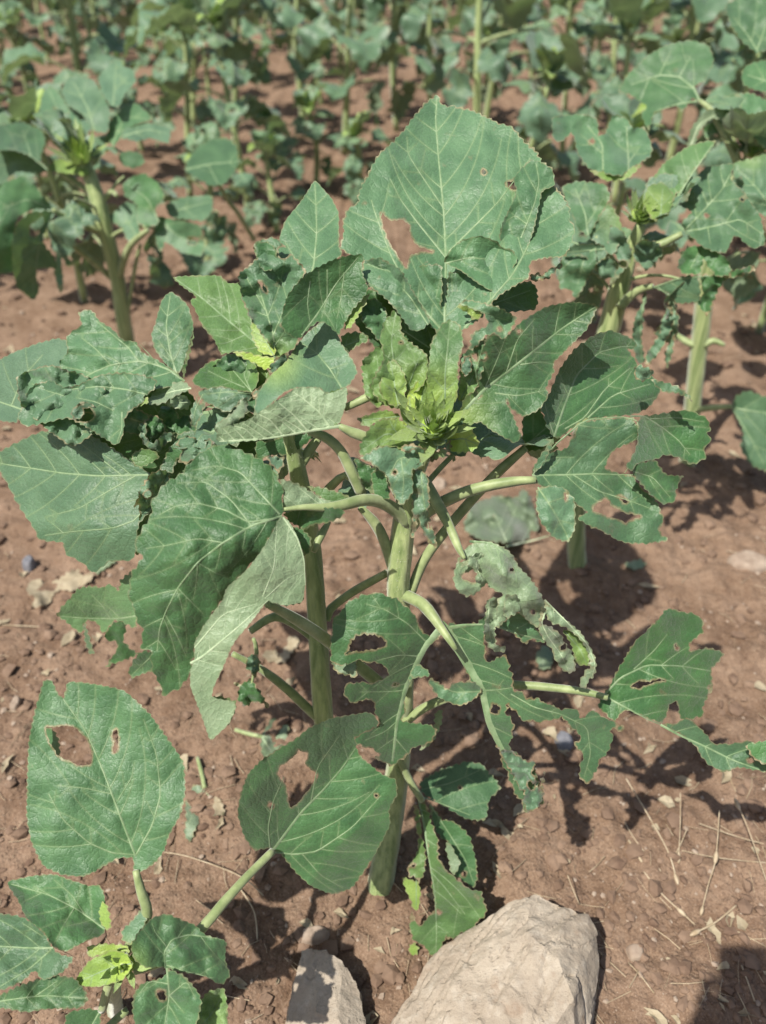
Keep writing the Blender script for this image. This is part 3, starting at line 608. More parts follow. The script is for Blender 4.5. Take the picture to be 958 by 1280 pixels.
# ---- the torn lower leaf with three ribs
mainrib = [(470,345),(530,385),(590,462),(650,540),(720,640),(760,750),(800,850),(890,950)]
leaf(A, 'C7', [(205,500),(215,440),(260,380),(320,345),(380,340),(450,365),(500,420),(540,490),(575,490),(590,470),(602,490),(560,520),(520,570),(510,610),(480,660),(465,690),(472,760),(450,792),(500,800),(560,803),(582,830),(560,870),(500,890),(440,942),(420,950),(360,922),(390,910),(300,872),(288,850),(330,830),(385,800),(365,760),(355,710),(280,732),(250,700),(260,665),(310,655),(350,660),(390,650),(412,630),(390,590),(300,582),(270,590),(235,600),(205,580)],
     [(595,470,.955),(320,345,.975),(205,540,.965),(420,950,.985),(300,860,.97),(570,830,.97),(400,520,.945),(460,680,.955)],
     [([(595,465),(540,530),(515,580),(470,680),(440,800),(425,935)],8.5),([(545,515),(480,450),(400,400),(330,380)],1.8),([(520,565),(450,560),(370,580)],1.6),([(468,685),(400,690),(310,690)],1.4),([(445,790),(400,830),(330,860)],1.4)],
     [[(262,560),(275,510),(310,482),(360,490),(405,510),(400,520),(350,540),(305,548)]],
     tone=.15, wr=.0032, tooth=1., rag=2.6, dry=.6, tilt=(.35,-.3))
leaf(A, 'C7', [(205,575),(240,560),(270,545),(295,560),(300,600),(295,640),(270,630),(230,625)], [(205,575,.96),(295,560,.955),(270,630,.95)], tone=1., dry=.8, wr=.004, wl=12, g=4, br=0, rag=1.2, face='under')
leaf(A, 'C8', [(0,290),(40,293),(105,288),(140,200),(150,250),(120,300),(110,350),(115,400),(180,380),(200,460),(200,490),(230,500),(310,530),(350,550),(390,540),(395,575),(430,550),(470,570),(530,600),(520,610),(490,600),(492,660),(460,690),(450,740),(420,765),(390,750),(405,690),(385,650),(400,630),(360,590),(345,562),(310,582),(240,582),(190,552),(178,522),(175,560),(205,600),(182,640),(210,690),(260,722),(280,780),(285,832),(240,860),(215,820),(150,690),(148,640),(118,610),(128,580),(105,520),(60,430),(20,340)],
     [(0,290,.945),(140,220,.92),(200,460,.94),(500,600,.955),(420,760,.97),(240,860,1.02),(110,490,.965),(320,550,.93)],
     [([(-25,290),(0,312),(45,385),(105,490),(125,590),(165,670),(225,770),(262,840)],13),([(105,490),(150,487),(195,480)],1.8),([(5,300),(50,293),(105,290)],6),([(190,500),(260,540),(340,560),(420,600),(430,680),(410,750)],1.5)],
     tone=.35, wr=.0035, tooth=1., rag=3.4, dry=.8, pin=9, pet=[(570,812,.932,7),(560,797,.935,10),(548,780,.945,13),(541,770,.95,15),(528,755,.965,17),(508,745,.985,18),(498,743,.99,18)], tilt=(.1,.0))
leaf(A, 'C8', [(0,485),(20,465),(80,460),(105,490),(60,530),(38,535),(0,525),(-40,500),(-60,460),(-50,450)], [(0,485,.955),(105,490,.962),(0,525,.962),(-55,455,.955)], [([(100,492),(20,495),(-45,465)],1.5)], tone=.6, wr=.004, wl=18, rag=1.2, dry=.6, curl=.002)
leaf(A, 'C8', [(150,655),(190,670),(235,700),(262,705),(255,745),(275,770),(272,800),(288,735),(292,730),(285,790),(282,835),(240,862),(228,830),(235,800),(200,760),(170,700)], [(150,655,.985),(262,705,.98),(240,862,1.01)], tone=.9, dry=1., wr=.007, wl=8, rag=3.6, g=3.5, br=0)
leaf(A, 'C7', [(500,590),(530,600),(560,625),(540,638),(500,640),(480,660),(490,620)], [(500,590,.958),(560,625,.96),(480,660,.962)], tone=.4, g=4, br=0, rag=.8)
# ---- curled grey leaf right of the stem
def curl_leaf():
    o = leaf(A, 'E3', [(70,170),(110,120),(150,85),(250,80),(330,110),(385,155),(420,225),(440,250),(480,285),(520,340),(560,400),(580,450),(590,480),(580,530),(545,600),(520,590),(470,545),(420,500),(390,500),(350,540),(320,580),(300,570),(290,500),(300,420),(340,400),(260,360),(230,330),(200,365),(150,400),(110,412),(60,380),(30,310),(40,250)],
     [(100,110,.875),(300,100,.86),(410,220,.87),(580,470,.885),(300,540,.885),(250,340,.885),(60,330,.875),(120,150,.88),(350,250,.845),(500,400,.855)],
     [([(130,80),(260,90),(360,160),(410,260),(420,400)],3.2),([(220,100),(260,200),(250,330)],1.5),([(290,110),(320,210),(320,300)],1.5),([(370,180),(350,290),(360,400)],1.5),([(180,120),(120,180),(60,230),(45,300)],1.6),([(560,420),(500,430),(430,440)],1.4),([(575,500),(500,480),(440,470)],1.3)],
     [[(75,290),(130,255),(160,250),(185,290),(170,330),(120,320)],[(70,190),(90,175),(110,190),(95,212),(75,208)]],
     tone=.95, wr=.0055, wl=24, quilt=.0014, br=15, dry=.35, face='under', rag=.6, g=4, curl=-.004, curlw=14, vmat=M_VEIN,
     pet=[(581,698,.868,5),(576,690,.874,9),(570,677,.882,12),(563,660,.89,13),(550,635,.91,16),(532,605,.925,17),(520,590,.93,17)])
    leaf(A, 'E3', [(200,140),(215,170),(180,230),(190,270),(220,300),(225,340),(195,340),(160,310),(175,280),(150,240),(110,225),(70,230),(120,180)], [(200,140,.855),(225,340,.865),(70,230,.86)], [([(200,150),(165,220),(215,330)],1.3)], tone=.95, wr=.006, wl=10, face='under', g=3.5, curl=-.004, curlw=9, br=12)
    leaf(A, 'E3', [(590,480),(560,560),(575,580),(620,590),(680,640),(700,690),(740,740),(760,800),(765,850),(735,870),(690,855),(650,800),(630,770),(632,740),(590,690),(540,610),(545,580),(560,470)], [(590,480,.86),(760,800,.90),(545,600,.885),(640,780,.905),(660,680,.878)], [([(585,500),(560,570),(600,650),(680,760),(720,850)],1.8),([(600,600),(650,650),(690,700)],1.2)], tone=.95, wr=.007, wl=13, face='under', g=4, curl=-.003, curlw=10, dry=.5, br=14)
    leaf(A, 'E3', [(575,420),(640,500),(720,560),(790,620),(840,690),(880,770),(890,830),(875,890),(840,910),(830,955),(795,958),(790,920),(810,880),(840,830),(850,790),(830,720),(780,650),(700,590),(620,570),(590,530)], [(575,420,.872),(880,800,.898),(800,950,.91),(700,600,.884)], [([(580,430),(720,570),(840,700),(885,820),(860,900)],2)], tone=.9, wr=.004, wl=14, face='under', g=4, curl=-.004, curlw=9, dry=.4)
    leaf(A, 'E3', [(680,600),(780,640),(825,700),(850,780),(845,815),(800,825),(765,805),(755,760),(740,700)], [(680,600,.90),(850,780,.912),(765,805,.915)], [([(700,620),(790,720),(830,810)],1.3)], young=.35, tone=.2, wr=.003, wl=15, g=4)
    leaf(A, 'E3', [(230,430),(300,410),(320,470),(330,560),(300,600),(280,590),(285,660),(290,705),(340,710),(355,720),(330,745),(280,740),(240,710),(215,620),(225,540)], [(230,430,.885),(330,560,.90),(300,730,.915),(250,600,.888)], [([(250,440),(240,580),(265,700),(330,730)],1.6)], tone=.95, wr=.006, wl=10, face='under', g=3.5, curl=-.004, curlw=9, dry=.4)
    leaf(A, 'E3', [(300,590),(340,560),(410,500),(440,510),(520,590),(560,640),(590,685),(540,680),(500,660),(480,690),(450,695),(430,660),(380,625)], [(300,590,.915),(440,510,.905),(590,685,.915)], [([(310,593),(420,635),(540,665),(585,680)],3)], tone=.45, wr=.004, wl=18, dry=.6, rag=.8, g=4)
    leaf(A, 'E3', [(345,400),(410,400),(440,440),(430,500),(390,520),(350,545),(330,500)], [(345,400,.862),(440,440,.862),(350,545,.875)], tone=.9, wr=.006, wl=9, face='under', g=3.5, curl=-.004, curlw=9)
curl_leaf()
# ---- right-hand lower leaf on a long stalk
leaf(A, 'C8', [(470,500),(480,490),(510,430),(560,340),(600,310),(660,240),(765,265),(770,315),(725,345),(730,372),(780,360),(833,376),(820,395),(790,430),(800,480),(770,530),(765,570),(700,582),(690,520),(665,530),(660,565),(640,590),(600,572),(540,545),(520,560),(500,582),(450,540)],
     [(470,505,.995),(660,240,1.02),(830,376,1.0),(760,570,.975),(490,580,.985),(640,420,.985)],
     [([(470,503),(520,450),(600,412),(700,415),(790,430)],2.6),([(560,425),(620,370),(660,320)],1.6),([(470,505),(600,575),(640,592)],2.6)],
     [[(550,475),(590,460),(660,458),(600,470),(570,485)]],
     tone=.0, wr=.004, tooth=1.8, rag=1.8, dry=.5, pet=[(760,872,.99,9),(725,864,1.0,11),(660,857,1.015,12),(610,858,1.03,12),(540,880,1.06,13),(503,905,1.085,14)], tilt=(.6,-.45))
leaf(A, 'C8', [(640,590),(670,590),(690,585),(720,570),(760,600),(800,650),(850,650),(900,640),(955,648),(1010,690),(1010,720),(955,735),(880,720),(830,735),(780,710),(740,650),(700,620)], [(640,590,.985),(1010,700,.955),(830,735,.97),(850,650,.965)], [([(640,592),(700,625),(780,660),(860,700),(955,733)],3)], tone=.55, wr=.004, tooth=1., rag=1.8, dry=.5, tilt=(.15,.1))
leaf(A, 'C8', [(895,650),(955,640),(1010,640),(1010,690),(955,715),(915,690)], [(895,650,.96),(1010,640,.95),(955,715,.955)], tone=.0, dry=.8, g=4, br=0, wr=.003)
# ---- broad hanging leaf at the left, folded so its pale underside shows
big = leaf(A, 'C6', [(390,45),(440,50),(520,80),(580,115),(610,150),(630,200),(628,290),(618,315),(590,360),(555,425),(525,455),(485,500),(440,560),(380,640),(330,720),(312,800),(305,850),(270,900),(210,930),(195,880),(170,840),(165,770),(130,760),(140,700),(110,650),(110,620),(85,590),(95,500),(140,440),(105,400),(130,350),(170,290),(165,250),(215,180),(270,150),(300,110),(360,60)],
     [(625,297,.835),(390,45,.835),(90,600,.83),(210,930,.86),(310,820,.85),(540,440,.822),(300,400,.79),(130,400,.815)],
     [([(628,297),(520,330),(420,390),(330,460),(260,550),(220,630),(197,690),(188,770)],3.8),([(600,305),(510,318),(430,275),(330,250),(250,262),(195,292)],2.2),([(620,290),(560,225),(480,140),(400,118),(310,135)],2.2),([(520,330),(450,240),(360,175),(260,180)],1.8),([(420,390),(330,375),(220,400),(150,410)],1.6),([(330,460),(400,500),(440,510)],1.3),([(260,550),(320,610),(350,640)],1.3),([(215,640),(260,720),(290,790)],1.3)],
     tone=.1, wr=.0045, tooth=3.2, period=17, dry=.15, curl=-.002, quilt=.0018, label='large leaf with a green face and its pale edge folded over',
     pet=[(352,637,.835,5),(380,634,.84,9),(410,634,.85,13),(430,631,.86,16),(455,625,.88,17),(478,628,.905,18),(500,642,.93,19),(508,655,.942,19)], tilt=(.0,.0), cup=-.014)
leaf(A, 'C6', [(628,295),(655,318),(682,370),(705,440),(711,530),(700,600),(640,612),(590,600),(577,592),(530,655),(455,745),(420,830),(385,900),(380,935),(460,950),(465,972),(440,1030),(375,1090),(345,1000),(305,900),(303,840),(320,800),(318,740),(360,670),(420,590),(430,550),(500,490),(540,440),(590,360),(612,312)],
     [(628,295,.828),(705,460,.83),(700,600,.838),(577,592,.825),(375,1090,.86),(320,760,.838),(430,560,.818),(550,470,.806),(420,760,.832)],
     [([(305,815),(350,790),(470,690),(580,592)],3.4),([(320,760),(420,640),(540,605)],2),([(632,300),(682,372),(706,450),(710,540)],2.4),([(560,580),(600,480),(610,330)],1.6),([(570,585),(640,520),(700,490)],1.4)],
     tone=.6, wr=.0014, wl=36, cup=-.004, tooth=.8, face='under', dry=.1, curl=.002, label='pale folded-over underside of the hanging leaf', br=22, tilt=(.05,.10))
leaf(A, 'C6', [(385,930),(430,935),(466,948),(462,985),(440,1030),(400,1060),(375,1090),(380,1010)], [(385,930,.85),(466,948,.845),(375,1090,.858)], tone=.0, wr=.002, face='top', g=4, br=0)
leaf(A, 'C6', [(618,165),(680,180),(720,205),(765,232),(832,256),(838,270),(760,262),(700,270),(628,286),(632,220)], [(618,165,.838),(838,262,.842),(628,286,.833)], [([(835,264),(760,258),(628,280)],3.2),([(760,255),(680,190)],1.2)], tone=.75, face='under', wr=.003, wl=20)
leaf(A, 'C6', [(632,282),(700,268),(838,268),(848,290),(800,318),(740,325),(700,350),(680,325),(655,320)], [(632,282,.845),(848,280,.85),(700,350,.86)], [([(690,280),(680,320)],1.2)], tone=.1, wr=.004, wl=20)
leaf(A, 'C6', [(660,330),(700,345),(730,370),(725,420),(705,440),(690,390)], [(660,330,.86),(730,370,.865),(705,440,.865)], tone=.1, wr=.003, g=4, br=0)
leaf(A, 'C6', [(565,80),(600,85),(635,90),(630,120),(612,150),(590,110)], [(565,80,.83),(635,90,.835),(612,150,.83)], tone=1., dry=1., wr=.005, wl=9, g=3.5, br=0, rag=1.4)
leaf(A, 'C6', [(595,600),(640,612),(700,600),(706,565),(660,560),(620,575)], [(595,600,.845),(706,565,.85),(650,612,.85)], tone=.1, wr=.004, wl=10, g=4, br=0)
# small sharp stipules and the second stalk near the stem top
tube('petiole', [[*unproj(x, y, z), .5*wd/F*z] for x, y, z, wd in [(450,634,.925,8),(466,650,.935,13),(480,674,.95,14),(493,716,.985,13)]], M_STEMB, A, ridge=.05)
tube('petiole', [[*unproj(x, y, z), .5*wd/F*z] for x, y, z, wd in [(392,690,.88,7),(402,668,.885,11),(412,652,.89,5)]], M_STEMB, A)
stalk([(335,755,.85,11),(372,775,.90,16),(413,803,.96,17),(455,838,1.02,17),(497,872,1.06,17)], A)
stalk([(520,792,1.0,6),(512,850,1.04,12),(509,880,1.065,15),(507,900,1.09,10)], A)
# ---- low leaves at the foot of the stem
leaf(A, 'D1', [(640,300),(700,260),(790,230),(840,240),(890,300),(895,320),(860,352),(852,415),(830,418),(780,410),(720,372),(650,332)], [(640,300,1.20),(840,240,1.22),(850,415,1.17)], [([(655,345),(700,360),(800,400)],1.8),([(650,320),(740,300),(830,260)],1.6)], tone=.4, wr=.003, rag=.8, dry=.3, tilt=(.2,.2))
leaf(A, 'E6', [(215,180),(260,215),(290,330),(330,430),(335,520),(370,610),(440,680),(560,760),(600,760),(610,800),(635,860),(620,920),(560,960),(545,1060),(510,1040),(480,1010),(440,1040),(400,1060),(380,1030),(345,1150),(320,1180),(290,1140),(220,1080),(200,1070),(175,1050),(160,980),(165,900),(180,880),(200,960),(230,970),(300,890),(320,860),(300,740),(285,620),(260,420),(235,300)],
     [(215,180,1.15),(440,680,1.13),(630,860,1.15),(320,1180,1.19),(170,960,1.18),(300,600,1.125)],
     [([(215,190),(250,360),(275,540),(310,740),(322,880)],3.2),([(290,640),(380,740),(500,900)],1.6),([(320,870),(325,1000),(320,1160)],1.4)],
     [[(335,560),(345,470),(360,470),(390,560),(420,640),(410,650),(360,600)]],
     young=.12, tone=.15, wr=.004, wl=26, rag=1.8, dry=.7, pet=[(528,1001,1.15,9),(512,975,1.14,10),(500,945,1.125,11),(499,900,1.10,12)])
leaf(A, 'E6', [(280,215),(310,250),(360,320),(420,325),(520,400),(545,480),(570,580),(575,680),(555,745),(500,700),(440,660),(400,560),(380,450),(330,400),(300,330)], [(280,215,1.155),(520,400,1.16),(555,745,1.165)], [([(285,225),(400,400),(500,560),(550,700)],1.6)], tone=.15, wr=.0035, rag=.8, dry=.3)
leaf(A, 'E6', [(385,450),(420,480),(440,530),(470,570),(465,610),(430,665),(410,640),(400,560),(380,500)], [(385,450,1.148),(470,570,1.145),(430,665,1.145)], tone=.8, face='under', wr=.002, g=4, br=0)
leaf(A, 'E6', [(180,225),(215,230),(235,420),(262,560),(240,660),(215,710),(190,660),(160,680),(135,610),(190,560),(215,480),(195,330)], [(180,225,1.152),(262,560,1.14),(140,640,1.16)], young=.25, tone=.3, dry=1., wr=.004, wl=12, rag=1.2, g=4, br=0)
leaf(A, 'E6', [(112,670),(160,685),(215,700),(228,780),(215,860),(190,880),(165,810),(130,740)], [(112,670,1.16),(228,760,1.15),(190,880,1.165)], [([(200,690),(200,860)],1.2)], young=.6, tone=.4, wr=.003, g=4, br=0, rag=.8)
leaf(A, 'E6', [(155,1090),(190,1075),(215,1110),(200,1150),(175,1160),(200,1190),(195,1240),(160,1245),(140,1210),(165,1165),(158,1120)], [(155,1090,1.18),(215,1110,1.175),(160,1245,1.185)], young=.55, tone=.4, g=3.5, br=0, wr=.002)
leaf(A, 'E6', [(355,1080),(380,1110),(430,1150),(440,1190),(400,1220),(370,1200),(345,1160)], [(355,1080,1.19),(440,1190,1.2),(360,1190,1.2)], young=.4, tone=.6, g=4, br=0, wr=.002)
leaf(A, 'D1', [(690,80),(714,65),(712,110),(690,160),(660,190),(640,195),(665,150),(690,120)], [(700,66,1.1),(712,110,1.1),(640,195,1.13)], tone=.9, face='under', g=4, br=0, wr=.003)
leaf(A, 'P', [(405,1112),(440,1100),(452,1118),(446,1134),(425,1128)], [(405,1112,1.26),(452,1118,1.262),(425,1132,1.268)], young=.95, g=3.5, br=0, wr=.004, wl=12)

# ================================================================== left-hand sunflower just behind the centre one
pb = onground(424, 1062)
B = empty('sunflower_plant', pb, 'sunflower left of centre with crumpled curling leaves and a bare green stem', 'sunflower', 'sunflowers in the field')
stemB = [(424, 1064, 1.315, 30), (414, 960, 1.19, 28), (404, 895, 1.125, 27), (397, 790, 1.05, 26), (392, 710, .995, 25), (384, 650, .96, 26), (372, 590, .925, 24), (362, 545, .90, 20), (350, 500, .885, 16)]
stalk(stemB, B, 'stem', M_STEM, seg=24, hair=2600)
leaf(B, 'C3', [(545,12),(580,50),(610,85),(630,130),(630,180),(632,250),(645,275),(560,340),(480,400),(440,470),(430,520),(400,480),(370,430),(360,380),(410,320),(415,260),(425,205),(440,160),(480,110),(510,70)],
     [(545,12,.97),(630,180,.945),(430,520,.90),(410,300,.93),(545,320,.91)], [([(440,500),(500,400),(540,330),(553,200),(550,100),(546,30)],3),([(520,360),(470,280),(440,230)],1.4)], tone=.45, wr=.003, tooth=.8, pet=[(356,400,.905,6),(350,440,.90,8),(350,490,.89,11)], tilt=(-.2,.1), pivot=(430,520))
leaf(B, 'C3', [(330,240),(360,222),(410,215),(460,270),(520,335),(470,400),(440,460),(440,520),(490,560),(480,600),(430,640),(410,650),(395,600),(360,560),(320,500),(290,440),(275,345),(320,310),(345,290)],
     [(330,240,.925),(520,335,.915),(275,345,.91),(430,640,.885)], [([(405,645),(400,560),(370,460),(345,380)],3),([(400,560),(450,440),(500,350)],2),([(370,470),(330,400),(300,350)],1.4)], [[(415,262),(440,250),(462,268),(445,285),(425,290)],[(345,370),(362,372),(380,410),(360,400)]], tone=.5, wr=.008, wl=22, quilt=.003, dry=.6, rag=.8, curl=.005)
leaf(B, 'C3', [(330,240),(345,230),(385,235),(412,260),(412,310),(385,335),(360,330),(340,290)], [(330,240,.915),(412,280,.91),(360,330,.905)], tone=.0, wr=.004, wl=14, g=4, br=0, curl=.003)
leaf(B, 'C3', [(40,355),(130,350),(210,350),(245,380),(290,375),(310,440),(345,480),(360,530),(395,560),(410,632),(380,640),(330,630),(310,620),(250,620),(215,630),(195,580),(150,530),(125,470),(105,440),(130,425),(80,390)],
     [(40,355,.935),(290,375,.935),(215,630,.895),(400,632,.885),(240,480,.905)], [([(395,635),(310,565),(230,500),(150,430),(55,362)],2.6),([(330,580),(320,500),(300,400)],1.6),([(250,520),(240,440),(220,370)],1.4),([(300,560),(230,590),(200,590)],1.3)], tone=.05, young=.15, wr=.004, wl=22, tooth=1.4, quilt=.002, tilt=(-.1,.3), pivot=(400,632), cup=.03)
leaf(B, 'C3', [(250,618),(310,622),(345,632),(405,640),(400,672),(370,682),(335,660),(290,640)], [(250,618,.885),(405,640,.878),(370,682,.88)], young=.8, wr=.003, g=4, br=0)
leaf(B, 'C3', [(320,510),(360,520),(395,560),(410,630),(385,632),(350,620),(325,570)], [(320,510,.892),(410,630,.88),(350,620,.885)], [([(400,630),(345,530)],1.3)], young=.55, wr=.003, g=4, br=12)
leaf(B, 'C3', [(430,480),(450,420),(490,370),(540,330),(600,300),(660,280),(720,275),(710,330),(735,400),(715,430),(680,470),(650,520),(630,560),(590,520),(560,510),(520,540),(490,575),(450,560),(430,530)],
     [(430,480,.90),(720,275,.925),(735,400,.905),(520,540,.88),(600,420,.915)], [([(500,560),(560,480),(620,380),(700,285)],2.2),([(650,340),(640,420),(625,500)],1.6),([(590,330),(590,430),(570,500)],1.6),([(530,370),(520,450),(530,520)],1.5)], tone=.0, wr=.003, wl=40, tooth=1.8, period=10, quilt=.0012, dry=.05, tilt=(.5,-.8), pivot=(640,560))
leaf(B, 'C3', [(740,410),(715,430),(680,465),(655,510),(650,540),(672,535),(700,490),(730,440)], [(740,410,.893),(650,540,.882),(700,490,.885)], young=.6, g=4, br=0, wr=.002)
leaf(B, 'C3', [(640,560),(690,548),(732,560),(735,582),(700,595),(660,625),(640,600)], [(640,560,.886),(735,570,.89),(660,625,.885)], [([(645,600),(725,570)],1.4)], young=.15, g=4, br=10, wr=.004, wl=12, curl=.003)
leaf(B, 'C3', [(700,440),(760,430),(800,470),(795,530),(770,585),(745,545),(715,520)], [(700,440,.91),(800,470,.91),(760,580,.90)], tone=.3, wr=.006, wl=14, curl=.003, rag=.8)
# pale leaf folded forward over the middle
leaf(B, 'C3', [(575,508),(610,520),(640,590),(680,650),(697,690),(665,740),(590,770),(560,745),(480,745),(440,760),(370,820),(330,850),(340,770),(390,700),(440,660),(480,600),(520,550)],
     [(575,508,.885),(697,690,.862),(340,840,.845),(480,745,.848),(440,660,.862)], [([(640,745),(600,680),(550,620),(500,590)],2),([(600,680),(660,660)],1.2)], tone=.75, wr=.003, wl=36, tooth=1., dry=.2, tilt=(-.1,.25), pivot=(590,770))
leaf(B, 'C3', [(195,930),(210,890),(310,860),(370,820),(400,800),(480,745),(560,745),(590,770),(660,742),(657,800),(630,880),(560,890),(470,905),(350,930),(250,938)],
     [(195,930,.835),(660,750,.842),(480,745,.838),(630,880,.848),(400,900,.838),(420,830,.825)], [([(640,880),(540,895),(380,925),(210,935)],3),([(600,885),(560,830),(500,780),(470,760)],2),([(520,897),(470,840),(420,800)],2),([(430,910),(390,860),(350,840)],1.8),([(340,928),(300,890),(260,880)],1.6)],
     tone=.3, face='under', wr=.0012, wl=26, cup=.006, tooth=.8, quilt=.004, br=11, vscale=1.5, label='leaf turned over, its pale net-veined underside showing', pet=[(424,532,.852,8),(440,540,.858,14),(456,546,.862,15),(485,560,.875,12)], tilt=(.0,.15), pivot=(630,880), dry=0.)
leaf(B, 'E2', [(420,60),(470,40),(550,20),(545,80),(505,170),(498,240),(450,250),(410,200),(390,120)], [(420,60,.846),(550,20,.85),(498,240,.852)], tone=.0, young=.2, wr=.002, g=4, br=0)
leaf(B, 'E2', [(0,340),(60,345),(150,320),(300,290),(390,275),(330,330),(250,400),(180,430),(120,420),(60,440),(20,460),(0,450)], [(0,340,.90),(390,275,.90),(100,440,.905)], tone=.0, wr=.004)
stalk([(385,540,.885,9),(405,545,.885,14),(425,562,.89,14),(440,590,.90,15),(452,618,.915,14)], B)
stalk([(431,510,.89,10),(448,502,.885,12),(466,494,.885,12)], B)
stalk([(375,585,.925,12),(385,566,.92,15),(398,548,.915,12)], B)
stalk([(450,612,.93,8),(432,594,.935,10),(410,612,.945,13)], B)
stalk([(409,776,1.05,11),(411,765,1.05,13),(420,755,1.05,12),(446,737,1.035,12),(484,716,1.01,11)], B)
leaf(B, 'E2', [(590,440),(640,470),(700,500),(735,485),(700,540),(690,600),(720,660),(680,650),(640,600),(600,520)], [(590,440,.90),(735,485,.90),(700,650,.905)], tone=0, wr=.006, wl=10, g=4, br=0, rag=1)
leaf(B, 'E2', [(690,530),(740,510),(780,560),(803,640),(800,690),(740,690),(700,640)], [(690,530,.895),(803,640,.895),(740,690,.9)], tone=0, wr=.003, g=4, br=0)
leaf(B, 'E2', [(300,610),(400,620),(500,650),(610,690),(540,715),(470,715),(400,690),(340,640)], [(300,610,.90),(610,690,.905),(400,690,.90)], tone=.0, young=.1, wr=.002, g=4, br=0)
# small leaf and its fold
leaf(B, 'E1', [(380,225),(420,165),(480,110),(560,85),(640,90),(700,80),(760,120),(785,180),(780,230),(745,290),(680,285),(560,255),(480,270),(430,260)], [(380,225,.895),(700,80,.915),(785,180,.895),(480,270,.885),(600,180,.91)], [([(745,290),(640,170),(590,110)],1.5),([(700,260),(560,200),(480,160)],1.5),([(740,285),(700,200),(690,110)],1.3)], tone=.0, young=.08, wr=.003, wl=24, tooth=1.2)
leaf(B, 'E1', [(430,280),(480,268),(560,253),(680,285),(740,292),(735,340),(690,330),(640,380),(600,410),(560,400),(520,375),(470,345),(445,420),(400,500),(378,480),(375,400),(410,330)], [(430,280,.882),(740,295,.868),(600,410,.872),(390,495,.885),(520,310,.865)], [([(740,300),(600,285),(470,300)],1.6),([(450,300),(400,400),(392,480)],1.2),([(560,270),(540,340)],1.)], tone=.85, wr=.005, wl=18, dry=.3, curl=-.002)
leaf(B, 'E1', [(515,500),(540,470),(600,430),(640,400),(680,330),(720,320),(715,400),(690,440),(640,470),(590,520),(540,545)], [(515,500,.845),(720,320,.862),(540,545,.845),(600,440,.838)], tone=.85, wr=.005, wl=14, face='under', curl=-.004, g=4, br=14)
leaf(B, 'E1', [(740,290),(800,250),(860,190),(940,150),(958,190),(900,240),(830,270),(790,310),(745,325)], [(740,290,.868),(958,170,.875),(745,325,.866)], tone=1., wr=.006, wl=10, g=3.5, dry=.8, rag=1.2, br=0)
leaf(B, 'E1', [(840,140),(880,100),(930,60),(958,40),(958,130),(900,160),(850,180)], [(840,140,.88),(958,40,.885),(850,180,.876)], tone=1., wr=.006, wl=10, g=3.5, dry=.7, rag=1.2, br=0)
# far-left cluster
leaf(B, 'C2', [(565,0),(575,-20),(600,-45),(640,-20),(665,10),(680,60),(682,90),(665,150),(655,190),(640,232),(625,250),(590,220),(545,160),(533,110),(550,60)], [(600,-45,.96),(682,90,.93),(625,250,.91),(533,110,.93),(600,100,.915)], [([(622,248),(600,170),(585,80),(600,-30)],2.4),([(605,190),(560,130)],1.2),([(595,140),(650,90)],1.2)], tone=.35, wr=.004, wl=26, tooth=1.2)
leaf(B, 'C2', [(640,235),(655,190),(668,150),(684,92),(680,130),(668,180),(655,230),(650,262)], [(640,235,.905),(684,92,.925),(650,262,.905)], young=.1, g=4, br=0)
leaf(B, 'C2', [(275,30),(310,18),(335,30),(345,55),(400,90),(430,125),(480,132),(500,170),(560,200),(620,240),(652,275),(600,292),(530,302),(500,322),(430,300),(350,270),(280,285),(240,275),(225,250),(208,205),(240,170),(232,120),(255,95),(290,75)],
     [(652,275,.912),(310,20,.975),(210,210,.955),(500,170,.925),(430,300,.905),(350,150,.945)], [([(650,272),(600,232),(540,210),(490,200),(390,215),(320,245),(255,290)],3.2),([(490,200),(450,150),(400,110),(340,60)],2),([(390,215),(340,160),(290,120)],1.6),([(560,215),(520,170),(490,140)],1.4)], tone=.4, wr=.0062, wl=30, quilt=.003, tooth=1.4, dry=.3, curl=.005)
leaf(B, 'C2', [(-140,250),(-60,215),(0,195),(60,165),(130,140),(200,120),(240,130),(262,270),(220,292),(170,270),(110,290),(85,350),(70,382),(60,420),(0,410),(-80,380)], [(-140,300,1.04),(200,120,1.0),(262,270,.96),(60,420,.97)], [([(120,385),(60,365),(0,345),(-120,310)],2.6),([(40,360),(80,260),(150,180)],1.6)], tone=.85, wr=.003, wl=60, tooth=1.4, dry=.1)
leaf(B, 'C2', [(60,402),(75,370),(100,350),(92,312),(130,280),(180,268),(220,292),(262,290),(310,270),(350,250),(430,240),(500,250),(552,265),(545,300),(500,330),(522,332),(470,370),(440,400),(432,470),(410,500),(380,480),(330,450),(300,430),(240,400),(150,420),(90,433)],
     [(60,402,.925),(130,280,.94),(552,265,.898),(410,500,.885),(300,350,.89),(440,330,.878)], [([(520,320),(440,300),(350,290),(250,300),(130,350)],2.2),([(400,375),(340,345),(270,330)],1.6),([(430,380),(430,440),(412,490)],1.5)], [[(265,372),(290,352),(318,360),(330,400),(300,418),(268,412)]], tone=.5, wr=.0065, wl=28, quilt=.003, dry=.4, rag=.6, curl=.006)
leaf(B, 'C2', [(250,380),(275,352),(320,345),(332,365),(300,365),(290,400),(262,410)], [(250,380,.882),(332,355,.88),(262,410,.885)], tone=1., wr=.004, wl=10, g=3.5, br=0, curl=.003, dry=.5)
leaf(B, 'E1', [(110,355),(160,280),(270,230),(340,225),(382,265),(330,290),(250,330),(200,360),(150,362)], [(110,355,.888),(340,225,.892),(200,360,.875)], [([(380,265),(280,280),(150,320)],1.8)], tone=.85, wr=.004, wl=16, face='under')
